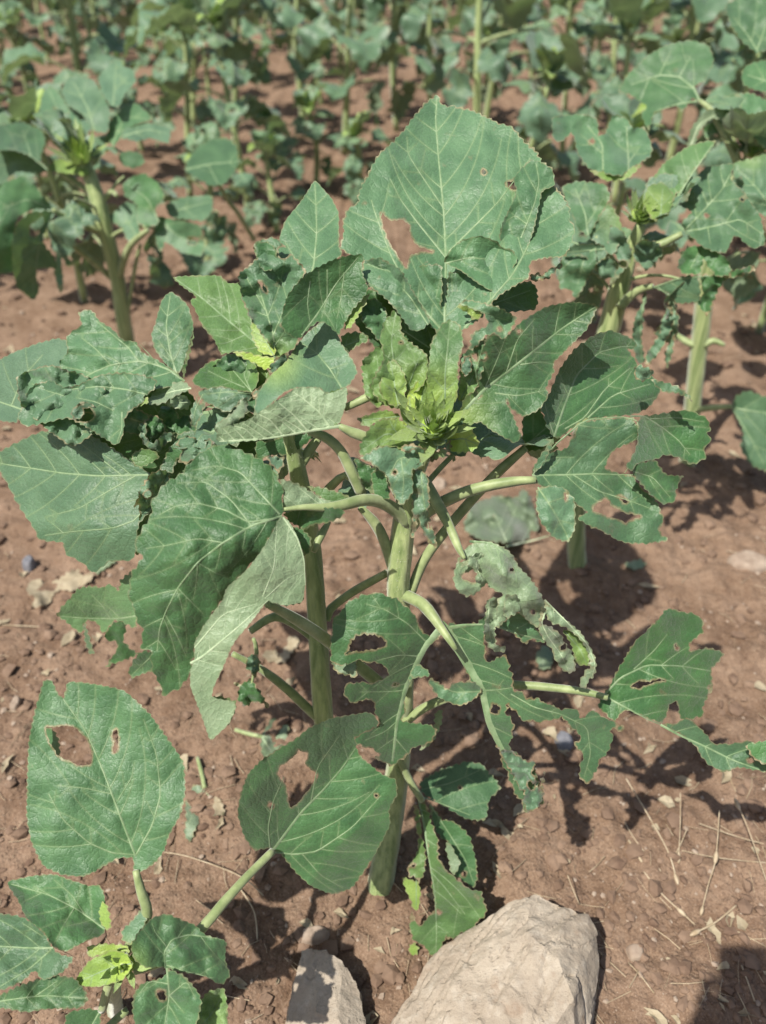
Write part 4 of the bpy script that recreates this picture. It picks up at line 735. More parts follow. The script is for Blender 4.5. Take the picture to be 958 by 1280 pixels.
leaf(B, 'E1', [(215,360),(270,320),(330,300),(380,345),(360,390),(300,390)], [(215,360,.885),(380,345,.885),(300,390,.89)], [([(370,350),(240,355)],1.)], tone=.8, wr=.005, wl=10, face='under', g=4)
leaf(B, 'E1', [(10,385),(60,340),(118,318),(125,350),(60,375)], [(10,385,.888),(118,318,.885),(60,375,.885)], young=.5, g=4, br=0)
leaf(B, 'C2', [(-90,470),(0,520),(60,488),(130,455),(200,440),(260,450),(300,430),(320,460),(400,510),(430,530),(500,580),(522,590),(560,640),(562,700),(490,770),(480,830),(477,890),(450,905),(390,905),(330,950),(290,910),(230,880),(225,840),(140,832),(120,790),(60,700),(30,640),(0,590),(-60,540)],
     [(-90,500,.985),(600,600,.90),(330,950,.955),(60,700,.965),(260,450,.93),(300,700,.915)], [([(600,600),(480,603),(350,606),(220,596),(120,580),(0,562),(-70,520)],2.6),([(560,640),(480,760),(400,790),(250,802),(160,815)],2),([(480,604),(380,660),(280,720),(160,750)],1.4),([(430,604),(350,540),(270,480)],1.6)], tone=.65, wr=.0035, wl=50, tooth=1.8, period=14, dry=.2, tilt=(-.1,.15), pivot=(600,600))
leaf(B, 'C2', [(470,720),(500,640),(540,590),(590,585),(600,620),(560,700),(540,790),(500,850),(480,890),(470,810),(490,760)], [(470,720,.89),(600,590,.88),(480,890,.93)], [([(590,600),(530,690),(490,840)],1.6)], [[(462,740),(490,700),(492,760),(480,770)],[(508,665),(525,655),(535,675),(515,690)]], tone=1., wr=.007, wl=12, dry=.9, rag=1.4, g=4)
leaf(B, 'E1', [(185,760),(230,660),(300,540),(370,520),(440,520),(400,600),(340,640),(280,720),(270,775)], [(185,760,.905),(370,520,.90),(270,775,.90)], tone=.0, wr=.004)
leaf(B, 'E1', [(280,600),(330,555),(390,555),(440,600),(480,560),(520,590),(465,660),(400,690),(340,720),(300,700),(330,640)], [(280,600,.885),(520,590,.87),(340,720,.885)], tone=.8, wr=.007, wl=10, g=4, dry=.6, rag=1.2)
leaf(B, 'E1', [(20,660),(90,625),(160,640),(195,675),(140,710),(75,745),(35,720)], [(20,660,.895),(195,675,.895),(75,745,.9)], young=.12, tone=.1, g=4, br=12)
leaf(B, 'E1', [(90,480),(140,420),(210,450),(230,520),(190,600),(130,610),(95,560),(120,520)], [(90,480,.90),(230,520,.90),(130,610,.905)], tone=.0, wr=.009, wl=9, g=3.5, br=0, rag=1.4, dry=.7)
leaf(B, 'E1', [(60,470),(110,480),(110,560),(150,600),(225,520),(290,545),(230,600),(190,640),(120,620),(80,580)], [(60,470,.89),(290,545,.89),(150,630,.895)], tone=.9, wr=.007, wl=10, g=4, br=0, rag=1)
leaf(B, 'E1', [(200,370),(290,380),(300,440),(360,420),(375,480),(430,520),(380,530),(300,540),(230,520),(180,440)], [(200,370,.91),(375,450,.91),(250,530,.915)], tone=.0, wr=.008, wl=12, g=4, rag=1.)
# lower stalks of the left plant
stalk([(313,789,.99,10),(343,771,1.01,13),(372,781,1.04,15),(396,800,1.055,14)], B)
stalk([(291,817,1.05,8),(329,838,1.07,11),(361,863,1.09,13),(397,897,1.122,13)], B)
stalk([(317,798,1.02,5),(321,815,1.03,6),(314,862,1.05,3)], B)
leaf(B, 'C6', [(455,878),(490,885),(520,870),(545,905),(585,975),(560,960),(530,950),(500,970),(470,940),(475,905)], [(455,878,1.05),(545,880,1.045),(500,970,1.06)], tone=.0, wr=.008, wl=9, g=3.5, br=0, rag=1.4, dry=.6)
leaf(B, 'C6', [(505,790),(540,780),(552,820),(530,870),(520,850),(500,830)], [(505,790,1.03),(552,800,1.03),(520,870,1.045)], tone=.9, wr=.006, wl=9, g=3.5, br=0, rag=1.3, dry=.8)
leaf(B, 'P', [(40,480),(90,450),(150,445),(215,465),(245,500),(250,530),(275,535),(300,515),(345,530),(352,560),(290,592),(200,605),(120,575),(60,535)], [(345,540,.955),(60,480,.99),(120,575,.965),(230,520,.985)], [([(350,550),(240,545),(120,510),(60,495)],2.2),([(240,545),(180,480)],1.4),([(200,535),(170,585)],1.4)], tone=.0, wr=.008, wl=30, rag=.8, curl=.004)
leaf(B, 'P', [(430,372),(470,360),(510,372),(560,400),(572,440),(545,470),(520,480),(505,455),(475,440),(448,410)], [(430,372,.925),(572,440,.915),(505,470,.905),(500,400,.93)], [([(560,450),(500,410),(440,378)],2)], tone=.0, wr=.007, wl=24, curl=.004)
leaf(B, 'P', [(285,440),(330,455),(345,480),(320,515),(290,520),(262,500),(255,470)], [(285,440,.925),(345,480,.915),(262,500,.91)], [([(340,490),(300,480),(265,480)],1.8)], tone=.3, wr=.009, wl=16, rag=.7, curl=.004)
leaf(B, 'P', [(20,470),(60,455),(110,470),(150,500),(190,520),(180,545),(130,535),(90,560),(50,530),(25,505)], [(190,525,.915),(20,470,.935),(90,560,.915),(110,490,.905)], [([(185,530),(120,510),(40,480)],2),([(130,512),(95,550)],1.2)], [[(105,515),(125,518),(120,530),(104,528)]], tone=.7, wr=.009, wl=17, rag=.9, curl=.005, dry=.5)
leaf(A, 'P', [(452,452),(475,430),(498,440),(505,470),(495,500),(470,510),(455,490)], [(452,452,.885),(505,470,.88),(470,510,.875)], [([(490,505),(475,470),(470,440)],1.6)], tone=.15, young=.2, wr=.006, wl=16, curl=.004)
# little leaf out at the far left below the cluster
leaf(B, 'E5', [(308,300),(360,230),(430,155),(500,140),(560,150),(600,130),(650,170),(660,110),(720,60),(760,200),(740,380),(660,330),(620,330),(560,405),(540,350),(490,325),(460,340),(450,400),(420,385),(360,335)], [(308,300,1.08),(720,60,1.05),(560,405,1.10),(740,330,1.04)], [([(740,305),(640,320),(460,318),(325,305)],2.2),([(600,318),(560,250),(500,190)],1.3)], tone=.5, young=.08, wr=.003, rag=.5)
leaf(B, 'E5', [(452,345),(465,345),(490,430),(515,510),(490,515),(465,450)], [(452,345,1.10),(490,430,1.10),(490,515,1.12)], tone=.0, g=3.5, br=0)
leaf(B, 'E5', [(570,400),(620,345),(660,325),(690,350),(670,440),(720,490),(765,510),(690,540),(620,560),(570,595),(600,540),(640,490),(640,440),(580,440)], [(570,400,1.09),(690,350,1.08),(700,530,1.11),(570,595,1.12)], tone=.0, wr=.004, wl=12, g=4, br=0, rag=.8)
leaf(B, 'E5', [(700,610),(730,540),(780,490),(830,500),(835,600),(760,625),(715,645)], [(700,610,1.0),(830,500,.98),(760,625,1.0)], [([(830,520),(715,630)],1.3)], tone=.3)

# ================================================================== young sunflower at the bottom left
pn = onground(150, 1296)
NP = empty('sunflower_plant', pn, 'small young sunflower in the bottom corner with an eaten heart-shaped leaf standing upright', 'sunflower', 'sunflowers in the field')
stalk([(150, 1300, 1.455, 22), (146, 1275, 1.22, 22), (142, 1245, .99, 20), (143, 1215, .90, 18), (146, 1195, .865, 14)], NP, 'stem', M_STEM, seg=12)
leaf(NP, 'D2', [(165,80),(185,90),(200,130),(222,150),(235,90),(280,90),(400,110),(440,125),(500,180),(520,200),(550,240),(600,310),(640,370),(646,470),(630,550),(590,620),(570,680),(540,720),(490,752),(465,745),(465,700),(410,702),(330,750),(290,768),(210,760),(150,730),(110,650),(93,560),(95,440),(100,300),(115,220),(150,90)],
     [(470,700,.87),(165,80,.93),(646,450,.90),(95,500,.90),(420,110,.925),(360,420,.895)],
     [([(472,695),(420,560),(360,400),(300,260),(222,152)],3.2),([(472,692),(390,685),(310,650),(220,570),(170,480)],2.2),([(475,690),(530,590),(560,480),(545,340),(500,220)],2.2),([(412,500),(460,420),(468,370)],1.4),([(390,480),(300,460),(200,450)],1.3)],
     [[(155,245),(200,248),(258,246),(298,280),(325,340),(320,376),(280,380),(212,356),(175,310)],[(392,260),(410,258),(412,320),(396,338)]],
     tone=.3, wr=.003, wl=46, tooth=1.7, dry=.2, quilt=.0016, pet=[(170,1088,.87,9),(177,1115,.872,13),(184,1142,.877,15),(168,1175,.885,16),(152,1195,.89,14)], tilt=(.08,-.15), cup=.014)
leaf(NP, 'D2', [(155,245),(185,255),(205,290),(210,355),(190,345),(160,300)], [(155,245,.915),(210,300,.90),(190,345,.905)], tone=.2, g=4, br=0, curl=.003)
leaf(NP, 'D1', [(490,75),(515,110),(500,130),(440,182),(455,215),(520,270),(570,290),(572,340),(545,380),(550,430),(515,500),(480,560),(430,630),(370,652),(300,625),(250,580),(205,522),(165,505),(120,512),(90,470),(68,400),(75,340),(100,270),(145,225),(200,190),(250,160),(300,120),(380,90)],
     [(180,515,.985),(68,400,.99),(490,75,1.02),(572,320,1.02),(370,652,1.0),(300,350,1.0)],
     [([(180,512),(270,390),(340,320),(400,250),(440,190)],3.4),([(185,518),(250,525),(320,515),(430,440),(520,340)],2.2),([(172,508),(165,440),(180,360),(215,280)],2.2),([(300,360),(320,250),(390,150)],1.6),([(270,520),(330,590),(400,630)],1.5)],
     [[(265,195),(290,205),(280,240),(322,270),(310,300),(270,350),(235,385),(225,310),(205,285),(195,270),(200,250),(240,220)]],
     tone=.15, wr=.0032, wl=50, tooth=1.4, dry=.35, pet=[(341,1064,.985,11),(310,1095,.95,12),(280,1128,.92,14),(255,1158,.90,15),(215,1195,.885,16),(170,1212,.89,14)], tilt=(.35,-.55), cup=.03)
leaf(NP, 'D2', [(20,785),(110,765),(190,758),(250,780),(310,800),(345,795),(362,822),(372,930),(360,970),(300,990),(230,1030),(185,1010),(150,960),(90,910),(70,860)], [(20,785,.885),(190,758,.885),(372,940,.855),(200,1020,.85),(200,880,.855)], [([(365,950),(270,880),(170,830),(40,793)],2.4),([(300,905),(250,830),(190,780)],1.3),([(260,875),(220,940),(190,1000)],1.3),([(180,835),(120,800)],1.1)], tone=.15, wr=.004, wl=26, tooth=1.2, tilt=(.1,.2), pivot=(372,940), cup=.028)
leaf(NP, 'D2', [(345,880),(360,850),(378,880),(388,940),(375,955),(350,930)], [(345,880,.862),(388,940,.857),(350,930,.86)], young=.6, g=4, br=0)
leaf(NP, 'D2', [(-120,880),(0,895),(70,905),(120,930),(158,970),(186,1020),(215,1040),(260,1050),(220,1100),(150,1130),(120,1090),(80,1132),(0,1165),(-120,1180)], [(-120,1000,.89),(120,930,.875),(260,1050,.862),(0,1165,.865)], [([(185,1015),(100,1016),(0,1010),(-100,1000)],3),([(180,1020),(100,1090),(0,1150)],2),([(150,975),(80,930)],1.3)], tone=.65, wr=.004, wl=30, dry=.2, quilt=.002)
leaf(NP, 'D2', [(-100,1200),(0,1180),(60,1150),(130,1125),(200,1110),(260,1120),(300,1170),(306,1200),(280,1225),(170,1226),(90,1240),(0,1222),(-100,1260)], [(-100,1220,.85),(200,1110,.85),(306,1200,.845),(90,1240,.845)], [([(-100,1235),(0,1200),(150,1180),(300,1190)],2.2),([(120,1185),(200,1130)],1.2)], tone=.25, wr=.004, wl=26)
leaf(NP, 'D2', [(455,1010),(480,960),(530,910),(580,895),(640,920),(680,935),(712,970),(790,990),(782,1050),(802,1110),(772,1146),(710,1110),(640,1100),(600,1092),(560,1080),(510,1086),(465,1055)], [(455,1010,.84),(580,895,.86),(790,1000,.855),(772,1146,.845),(580,1080,.83),(620,990,.842)], [([(575,1085),(572,1030),(600,985),(660,968),(770,985)],2.4),([(580,1075),(640,1095),(740,1120)],1.8),([(580,1010),(540,960),(530,930)],1.3)], tone=.3, wr=.004, wl=28, tooth=1.4, quilt=.0022, cup=.03, tilt=(.2,-.1))
leaf(NP, 'D2', [(465,1180),(490,1140),(570,1118),(585,1088),(640,1110),(690,1170),(702,1200),(690,1270),(640,1330),(480,1330),(460,1230)], [(465,1180,.835),(590,1088,.83),(702,1200,.832),(560,1330,.83)], [([(580,1085),(590,1180),(570,1310)],2.4),([(590,1180),(650,1130),(680,1190)],1.3),([(585,1140),(520,1130),(480,1180)],1.5),([(590,1180),(640,1240)],1.3)], [[(545,1160),(572,1165),(575,1200),(552,1195)]], tone=.3, wr=.004, wl=26)
leaf(NP, 'D2', [(265,1120),(310,1060),(380,1022),(440,1030),(462,1080),(425,1130),(340,1152),(270,1146)], [(265,1130,.85),(440,1030,.85),(340,1152,.845)], [([(455,1070),(370,1090),(280,1130)],2)], young=.5, wr=.003, wl=26, tooth=1.)
leaf(NP, 'D2', [(300,1010),(360,1000),(440,1005),(455,1030),(380,1030),(310,1050)], [(300,1010,.862),(455,1020,.858),(310,1050,.858)], young=.8, g=4, br=0, wr=.003)
leaf(NP, 'D2', [(690,1210),(720,1170),(780,1150),(795,1240),(785,1330),(640,1330)], [(690,1210,.845),(795,1200,.85),(700,1330,.845)], [([(670,1320),(740,1240),(780,1170)],2)], young=.25, tone=.5, wr=.006, wl=16, rag=.8, curl=.003)
leaf(NP, 'D2', [(425,955),(460,920),(490,880),(512,910),(500,950),(450,1005),(425,985)], [(425,955,.875),(500,885,.88),(450,1005,.868)], tone=.7, g=4, wr=.003)
leaf(NP, 'D2', [(230,1240),(310,1225),(350,1235),(350,1330),(225,1330)], [(230,1240,.90),(350,1235,.89),(290,1330,.89)], [([(345,1240),(300,1320)],2)], tone=.2, wr=.003)
stalk([(128,1262,.90,12),(135,1235,.885,13),(145,1212,.875,12)], NP)
stalk([(128,1290,.93,9),(148,1272,.93,11),(160,1262,.935,10)], NP)
bud(NP, unproj(157, 1206, .862), (.1, -.5, .8), .020, 3, 7, seed=9, young=.8)
# ================================================================== nearer neighbours, traced
def plant_at(px, py, label):
    return empty('sunflower_plant', onground(px, py), label, 'sunflower', 'sunflowers in the field')
# ---- right-hand neighbour
RP = plant_at(724, 716, 'wilted sunflower to the right behind the broad upright leaf, its pale bud open')
stalk([(724,718,1.85,26),(721,690,1.81,25),(722,630,1.73,25),(735,500,1.58,28),(762,410,1.49,30),(775,360,1.44,28),(790,310,1.40,20),(802,280,1.375,14)], RP, 'stem', M_STEM, seg=12)
kw = dict(g=5, dry=.3)
leaf(RP, 'D7', [(95,50),(220,40),(280,60),(282,130),(310,120),(340,40),(400,60),(420,100),(470,90),(500,180),(490,212),(420,252),(370,290),(250,265),(200,200),(180,110),(130,155),(100,140)], [(95,50,1.46),(500,180,1.43),(370,290,1.38),(220,180,1.45)], [([(405,262),(400,180),(395,90)],3),([(300,265),(300,160),(240,90)],3),([(400,240),(450,170)],1.5),([(300,200),(210,120)],1.5)], tone=.45, wr=.010, wl=22, tooth=1.8, curl=.004, quilt=.003, **kw)
leaf(RP, 'D7', [(240,262),(290,270),(370,288),(420,250),(460,240),(440,262),(400,300),(310,310)], [(240,262,1.385),(460,240,1.385),(310,310,1.38)], young=.4, br=0, wr=.004, **kw)
leaf(RP, 'D7', [(490,310),(520,270),(550,230),(640,170),(700,150),(757,145),(720,200),(650,280),(590,380),(560,450),(540,440),(540,380),(470,370)], [(490,310,1.40),(757,145,1.36),(550,445,1.35)], [([(548,445),(600,370),(650,290),(740,160)],3.4),([(600,360),(560,290)],1.4)], tone=.25, young=.1, wr=.006, wl=26, tooth=1.6, **kw)
leaf(RP, 'D7', [(480,330),(540,310),(590,370),(560,450),(500,470),(460,400)], [(480,330,1.37),(590,370,1.35),(500,470,1.34)], [([(530,460),(540,340)],2)], young=.2, wr=.005, wl=20, **kw)
leaf(RP, 'D7', [(590,400),(640,390),(660,320),(690,270),(720,250),(830,235),(810,300),(870,360),(930,445),(955,560),(900,582),(830,520),(790,600),(740,590),(700,572),(630,512),(615,470),(660,430)], [(640,500,1.36),(830,235,1.39),(955,560,1.30),(740,590,1.33)], [([(630,505),(700,430),(780,340),(820,260)],2.6),([(640,510),(760,485),(850,460),(940,520)],2.6),([(720,490),(730,560)],1.3),([(720,405),(690,330)],1.4)], tone=.5, wr=.010, wl=24, tooth=1.4, quilt=.003, rag=.6, **kw)
leaf(RP, 'D7', [(130,330),(200,308),(310,318),(332,370),(282,460),(242,532),(200,500),(168,420)], [(130,330,1.42),(332,370,1.38),(242,532,1.37)], [([(242,525),(230,440),(190,340)],2.4),([(240,480),(300,380)],1.5)], tone=.35, wr=.007, wl=24, **kw)
leaf(RP, 'D7', [(242,530),(282,462),(325,385),(372,470),(380,520),(350,600),(310,600),(290,570)], [(242,530,1.385),(350,380,1.36),(310,600,1.37)], [([(250,530),(340,450)],1.5)], tone=.75, wr=.006, **kw)
leaf(RP, 'D7', [(140,600),(200,580),(272,568),(275,650),(240,700),(215,745),(190,782),(170,740),(130,742),(120,680)], [(140,600,1.36),(275,600,1.36),(190,782,1.38)], [([(272,580),(190,610),(140,660)],2.4),([(230,600),(200,720)],1.5)], tone=.4, wr=.008, wl=18, rag=.8, **kw)
leaf(RP, 'D7', [(140,585),(200,560),(300,560),(320,600),(280,640),(200,600),(150,612)], [(140,585,1.35),(320,600,1.35),(280,640,1.36)], [([(310,580),(150,595)],2.6)], tone=.8, wr=.005, **kw)
leaf(RP, 'D7', [(330,480),(385,510),(400,560),(418,580),(410,640),(370,680),(330,740),(325,720),(370,640),(350,600),(320,560)], [(330,480,1.35),(418,580,1.34),(330,740,1.37)], tone=.9, wr=.008, wl=14, curl=-.005, br=12, **kw)
leaf(RP, 'D7', [(270,640),(320,610),(360,640),(350,690),(310,700),(280,700)], [(270,640,1.38),(360,640,1.37),(300,700,1.39)], tone=.9, wr=.008, wl=10, br=0, rag=1, g=4)
leaf(RP, 'D7', [(430,560),(470,540),(530,560),(540,600),(510,640),(470,670),(450,640),(420,620)], [(430,560,1.34),(540,600,1.33),(470,670,1.36)], tone=.95, wr=.009, wl=10, br=0, rag=1, g=4, dry=.6)
leaf(RP, 'D7', [(600,650),(610,600),(640,570),(720,568),(800,620),(822,680),(760,692),(715,650),(705,610),(690,682),(620,682)], [(600,650,1.34),(822,680,1.32),(700,570,1.33)], [([(690,580),(650,660)],1.4)], tone=.0, wr=.008, wl=14, rag=.8, **kw)
leaf(RP, 'D7', [(500,735),(560,715),(620,690),(680,685),(690,740),(690,790),(600,800),(580,780),(560,752),(530,745)], [(500,735,1.37),(690,700,1.33),(600,800,1.37)], [([(505,735),(600,700),(760,685)],3),([(520,735),(570,770),(585,800)],2)], tone=.65, wr=.005, **kw)
leaf(RP, 'D7', [(555,760),(590,790),(605,860),(590,940),(575,1010),(560,1060),(545,1010),(570,940),(580,860),(560,790)], [(555,760,1.37),(605,860,1.37),(560,1060,1.42)], [([(560,765),(590,850),(560,1050)],2.4)], tone=.9, wr=.008, wl=10, rag=1.4, br=0, g=4, dry=.7)
leaf(RP, 'D7', [(690,680),(760,690),(850,660),(905,640),(915,665),(850,690),(790,700),(760,745),(720,850),(700,830),(680,800),(700,760)], [(690,680,1.34),(915,650,1.30),(710,850,1.37)], tone=.05, wr=.008, wl=12, rag=1.4, br=0, g=4, dry=.8)
leaf(RP, 'D7', [(465,750),(475,760),(465,830),(455,960),(470,1030),(440,1040),(415,960),(425,860),(450,820)], [(465,750,1.39),(470,1030,1.44),(415,960,1.43)], [([(468,755),(450,900),(455,1030)],1.8)], tone=.9, wr=.008, wl=12, rag=1, br=0, g=4)
leaf(RP, 'D7', [(545,840),(590,800),(600,870),(520,1000),(480,1050),(470,1010),(520,930)], [(545,840,1.40),(600,870,1.39),(480,1050,1.43)], tone=.9, wr=.009, wl=9, rag=1.2, br=0, g=4, dry=.7)
stalk([(775,385,1.43,14),(785,373,1.42,13),(800,362,1.40,11),(816,358,1.38,8)], RP)
stalk([(840,310,1.37,9),(855,300,1.365,11),(822,313,1.38,13),(800,300,1.39,12)][2:0:-1] if False else [(853,292,1.36,8),(838,300,1.37,11),(820,308,1.38,12),(806,308,1.385,10)], RP)
stalk([(745,295,1.39,6),(760,318,1.40,9),(774,338,1.42,10)], RP)
bud(RP, unproj(797, 270, 1.375), (.05, -.6, .8), .030, 4, 8, seed=12, young=.7)
# ---- far-right neighbour
R2 = plant_at(858, 590, 'sunflower at the right edge with a thick pale stem and arching leaves')
stalk([(858,592,2.21,22),(866,508,2.06,22),(876,420,1.94,23),(884,350,1.86,24),(895,300,1.80,21),(915,240,1.74,18),(932,200,1.71,16)], R2, 'stem', M_STEM, seg=12)
leaf(R2, 'D6', [(430,325),(470,260),(540,195),(600,160),(690,140),(755,160),(774,215),(742,287),(705,300),(718,355),(692,348),(660,400),(640,370),(560,395),(542,470),(512,400),(540,380),(470,332)], [(430,325,1.80),(690,140,1.78),(718,355,1.72),(540,470,1.74)], [([(722,355),(700,310),(650,272),(580,265),(480,300)],3),([(715,358),(640,370),(560,395)],3),([(650,272),(690,200)],1.5),([(580,265),(620,180)],1.5)], tone=.15, wr=.006, tooth=1.6, quilt=.003, pet=[(875,126,1.72,6),(890,140,1.71,9),(912,180,1.71,11),(925,210,1.72,12)])
leaf(R2, 'D6', [(675,530),(690,455),(740,395),(790,380),(815,395),(810,420),(760,420),(722,460),(702,522)], [(675,530,1.68),(815,395,1.66),(740,400,1.66)], [([(690,520),(720,440),(800,395)],2.6)], tone=.25, wr=.004, face='under')
leaf(R2, 'D6', [(790,385),(800,350),(830,335),(900,328),(960,355),(1040,420),(1000,520),(950,525),(900,470),(860,440),(815,410)], [(790,385,1.68),(960,355,1.66),(950,525,1.62)], [([(800,390),(880,400),(980,470)],2.6),([(850,395),(890,345)],1.5)], tone=.3, wr=.008, wl=26)
leaf(R2, 'D6', [(810,20),(850,0),(900,-40),(1020,-20),(1040,150),(960,175),(925,190),(870,145),(832,90)], [(810,20,1.9),(1040,0,1.88),(925,190,1.84)], [([(930,185),(890,120),(840,60)],2),([(925,180),(960,80)],2)], tone=.35, wr=.008, wl=26)
leaf(R2, 'D6', [(870,250),(900,225),(960,210),(1030,260),(990,330),(920,320),(875,300)], [(870,250,1.80),(1030,260,1.78),(920,320,1.76)], [([(1000,300),(890,265)],2)], tone=.2, wr=.006)
leaf(R2, 'D7', [(820,235),(870,225),(960,195),(1080,230),(1080,420),(1000,470),(930,440),(880,395),(855,340),(825,320)], [(820,240,1.62),(1080,230,1.6),(930,440,1.58)], [([(1000,460),(930,350),(840,260)],2.4)], tone=.75, wr=.010, wl=24, rag=.8)
leaf(R2, 'D7', [(815,300),(860,290),(862,340),(870,365),(840,372),(815,345)], [(815,300,1.57),(865,330,1.57),(840,372,1.57)], tone=1., wr=.008, wl=10, br=0, g=4)
leaf(R2, 'D6', [(735,450),(790,420),(830,440),(845,470),(810,492),(770,470),(745,500)], [(735,450,1.74),(845,470,1.72),(770,495,1.74)], tone=.0, wr=.006, wl=16)
leaf(R2, 'P', [(915,508),(920,495),(935,488),(960,497),(1000,520),(990,580),(960,590),(940,582),(925,560),(930,540)], [(915,508,1.98),(1000,500,1.92),(940,585,2.0)], [([(912,509),(940,514),(990,520)],2.4),([(915,510),(940,550),(955,580)],2)], tone=.55, pet=[(916,508,1.98,6),(900,509,2.0,8),(880,511,2.03,9),(866,514,2.06,10)])
stalk([(842,415,1.98,5),(856,426,1.96,9),(870,432,1.95,10)], R2)
stalk([(906,432,1.92,5),(892,426,1.93,9),(880,432,1.94,10)], R2)
bud(R2, unproj(938, 190, 1.70), (0, -.5, .8), .036, 4, 8, parts=True, seed=15, young=.8)
# ---- left neighbour
LP = plant_at(166, 462, 'sunflower at the upper left with a bright yellow-green bud and a bare leaning stem')
stalk([(166,464,2.58,20),(155,405,2.45,20),(146,345,2.36,20),(132,290,2.28,21),(122,250,2.24,21),(112,220,2.22,18),(106,200,2.21,14)], LP, 'stem', M_STEM, seg=12)
kw = dict(g=5, dry=.25, wr=.009, wl=30, tooth=1.3)
leaf(LP, 'D4', [(345,270),(410,200),(440,235),(470,245),(482,285),(440,330),(420,380),(390,372),(360,330)], [(345,270,2.30),(482,285,2.28),(390,375,2.22)], [([(400,370),(405,290),(410,210)],2.2),([(403,320),(450,270)],1.3)], tone=.8, **kw)
leaf(LP, 'D4', [(215,320),(235,280),(262,265),(330,280),(362,330),(390,390),(380,470),(330,462),(290,400),(240,372)], [(215,320,2.32),(362,330,2.28),(330,470,2.22)], [([(335,460),(310,380),(260,290)],2.2)], tone=.7, **kw)
leaf(LP, 'D4', [(140,390),(150,330),(180,300),(210,330),(240,380),(290,430),(302,470),(240,492),(180,470),(150,430)], [(140,390,2.30),(290,430,2.24),(240,492,2.21)], [([(245,485),(210,400),(175,320)],2)], tone=.4, **kw)
leaf(LP, 'D4', [(380,480),(385,430),(430,380),(480,360),(545,420),(470,440),(420,490),(400,520)], [(380,480,2.24),(545,420,2.22),(400,520,2.2)], [([(395,510),(440,410),(520,420)],1.6)], tone=.2, **kw)
leaf(LP, 'D4', [(420,490),(440,450),(520,430),(602,450),(597,505),(570,500),(530,485),(480,500),(450,490)], [(420,490,2.22),(602,450,2.18),(530,485,2.18)], [([(430,480),(520,455),(590,470)],1.6)], tone=.75, **kw)
leaf(LP, 'D4', [(415,545),(450,530),(500,540),(512,575),(470,595),(430,580)], [(415,545,2.24),(512,575,2.22),(430,580,2.25)], tone=.6, br=10, **kw)
leaf(LP, 'D4', [(-60,450),(0,440),(80,428),(150,460),(162,500),(140,560),(172,602),(100,545),(40,527),(-60,535)], [(-60,450,2.15),(162,500,2.2),(40,527,2.1)], [([(168,598),(100,540),(20,520)],2),([(110,545),(80,460)],1.3)], tone=.15, **kw)
leaf(LP, 'D4', [(-60,540),(0,530),(60,523),(110,555),(172,602),(130,612),(60,602),(0,650),(-60,660)], [(-60,540,2.12),(172,602,2.2),(0,650,2.08)], [([(168,602),(80,570),(-40,590)],2)], tone=.8, **kw)
leaf(LP, 'D4', [(-80,680),(0,650),(90,615),(130,660),(190,738),(120,735),(60,765),(42,870),(50,960),(0,965),(-80,940)], [(-80,680,2.08),(190,738,2.16),(50,960,2.12),(20,780,2.02)], [([(188,738),(100,700),(0,740)],2)], tone=.15, pet=[(66,262,2.16,6),(85,272,2.2,8),(103,282,2.24,9),(125,288,2.28,9)], **kw)
leaf(LP, 'D4', [(48,960),(40,870),(60,785),(110,745),(190,742),(165,800),(150,850),(200,920),(205,945),(130,945),(128,985),(140,1022),(120,1062),(60,1012)], [(48,960,2.1),(190,742,2.16),(120,1062,2.18),(100,850,2.08)], [([(185,745),(145,830),(125,950),(115,1050)],2.2)], [[(100,800),(150,760),(160,780),(130,830),(105,830)]], tone=.55, rag=.7, **kw)
leaf(LP, 'D4', [(180,770),(200,800),(215,850),(250,920),(245,945),(215,900),(225,1020),(210,1035),(190,960),(200,900),(175,830)], [(180,770,2.2),(250,920,2.2),(210,1035,2.26)], tone=.1, rag=.8, br=0, **kw)
leaf(LP, 'D4', [(375,770),(400,750),(440,710),(492,720),(490,790),(495,845),(450,852),(430,800)], [(375,770,2.28),(492,720,2.22),(450,852,2.24)], [([(485,840),(440,760)],1.5)], tone=.8, **kw)
leaf(LP, 'D4', [(430,650),(470,620),(510,608),(560,650),(582,692),(545,730),(560,790),(520,800),(480,782),(485,720),(440,690)], [(430,650,2.2),(582,692,2.16),(500,790,2.2)], [([(560,780),(520,700),(450,650)],1.8)], tone=.0, rag=.6, **kw)
leaf(LP, 'D4', [(545,760),(600,770),(700,790),(722,850),(710,905),(640,890),(610,870),(580,850),(570,890),(550,860)], [(545,760,2.22),(722,850,2.18),(570,890,2.22)], [([(550,770),(640,840),(715,860)],1.5)], [[(660,835),(700,835),(690,865),(660,860)]], tone=.4, rag=.8, **kw)
leaf(LP, 'D4', [(580,720),(640,695),(750,685),(750,740),(720,780),(640,770),(600,765)], [(580,720,2.24),(750,685,2.22),(640,770,2.2)], [([(590,750),(740,710)],1.5)], tone=.6, **kw)
leaf(LP, 'D4', [(170,600),(190,565),(240,550),(290,590),(330,600),(300,620),(230,610)], [(170,600,2.18),(330,600,2.2),(230,550,2.22)], young=.2, tone=.5, br=10, **kw)
stalk([(56,205,2.2,5),(80,218,2.22,7),(98,230,2.24,8),(112,240,2.25,8)], LP)
stalk([(185,288,2.2,7),(165,305,2.26,9),(155,325,2.31,10),(150,345,2.35,9)], LP)
stalk([(80,300,2.2,7),(95,310,2.26,9),(115,325,2.31,9),(140,348,2.37,8)], LP)
stalk([(176,305,2.3,4),(170,330,2.33,5),(163,370,2.39,5),(160,395,2.43,4)], LP)
stalk([(146,245,2.2,5),(140,240,2.23,7),(128,252,2.25,8)], LP)
bud(LP, unproj(101, 198, 2.19), (0, -.4, .85), .058, 4, 8, seed=21, young=.95)
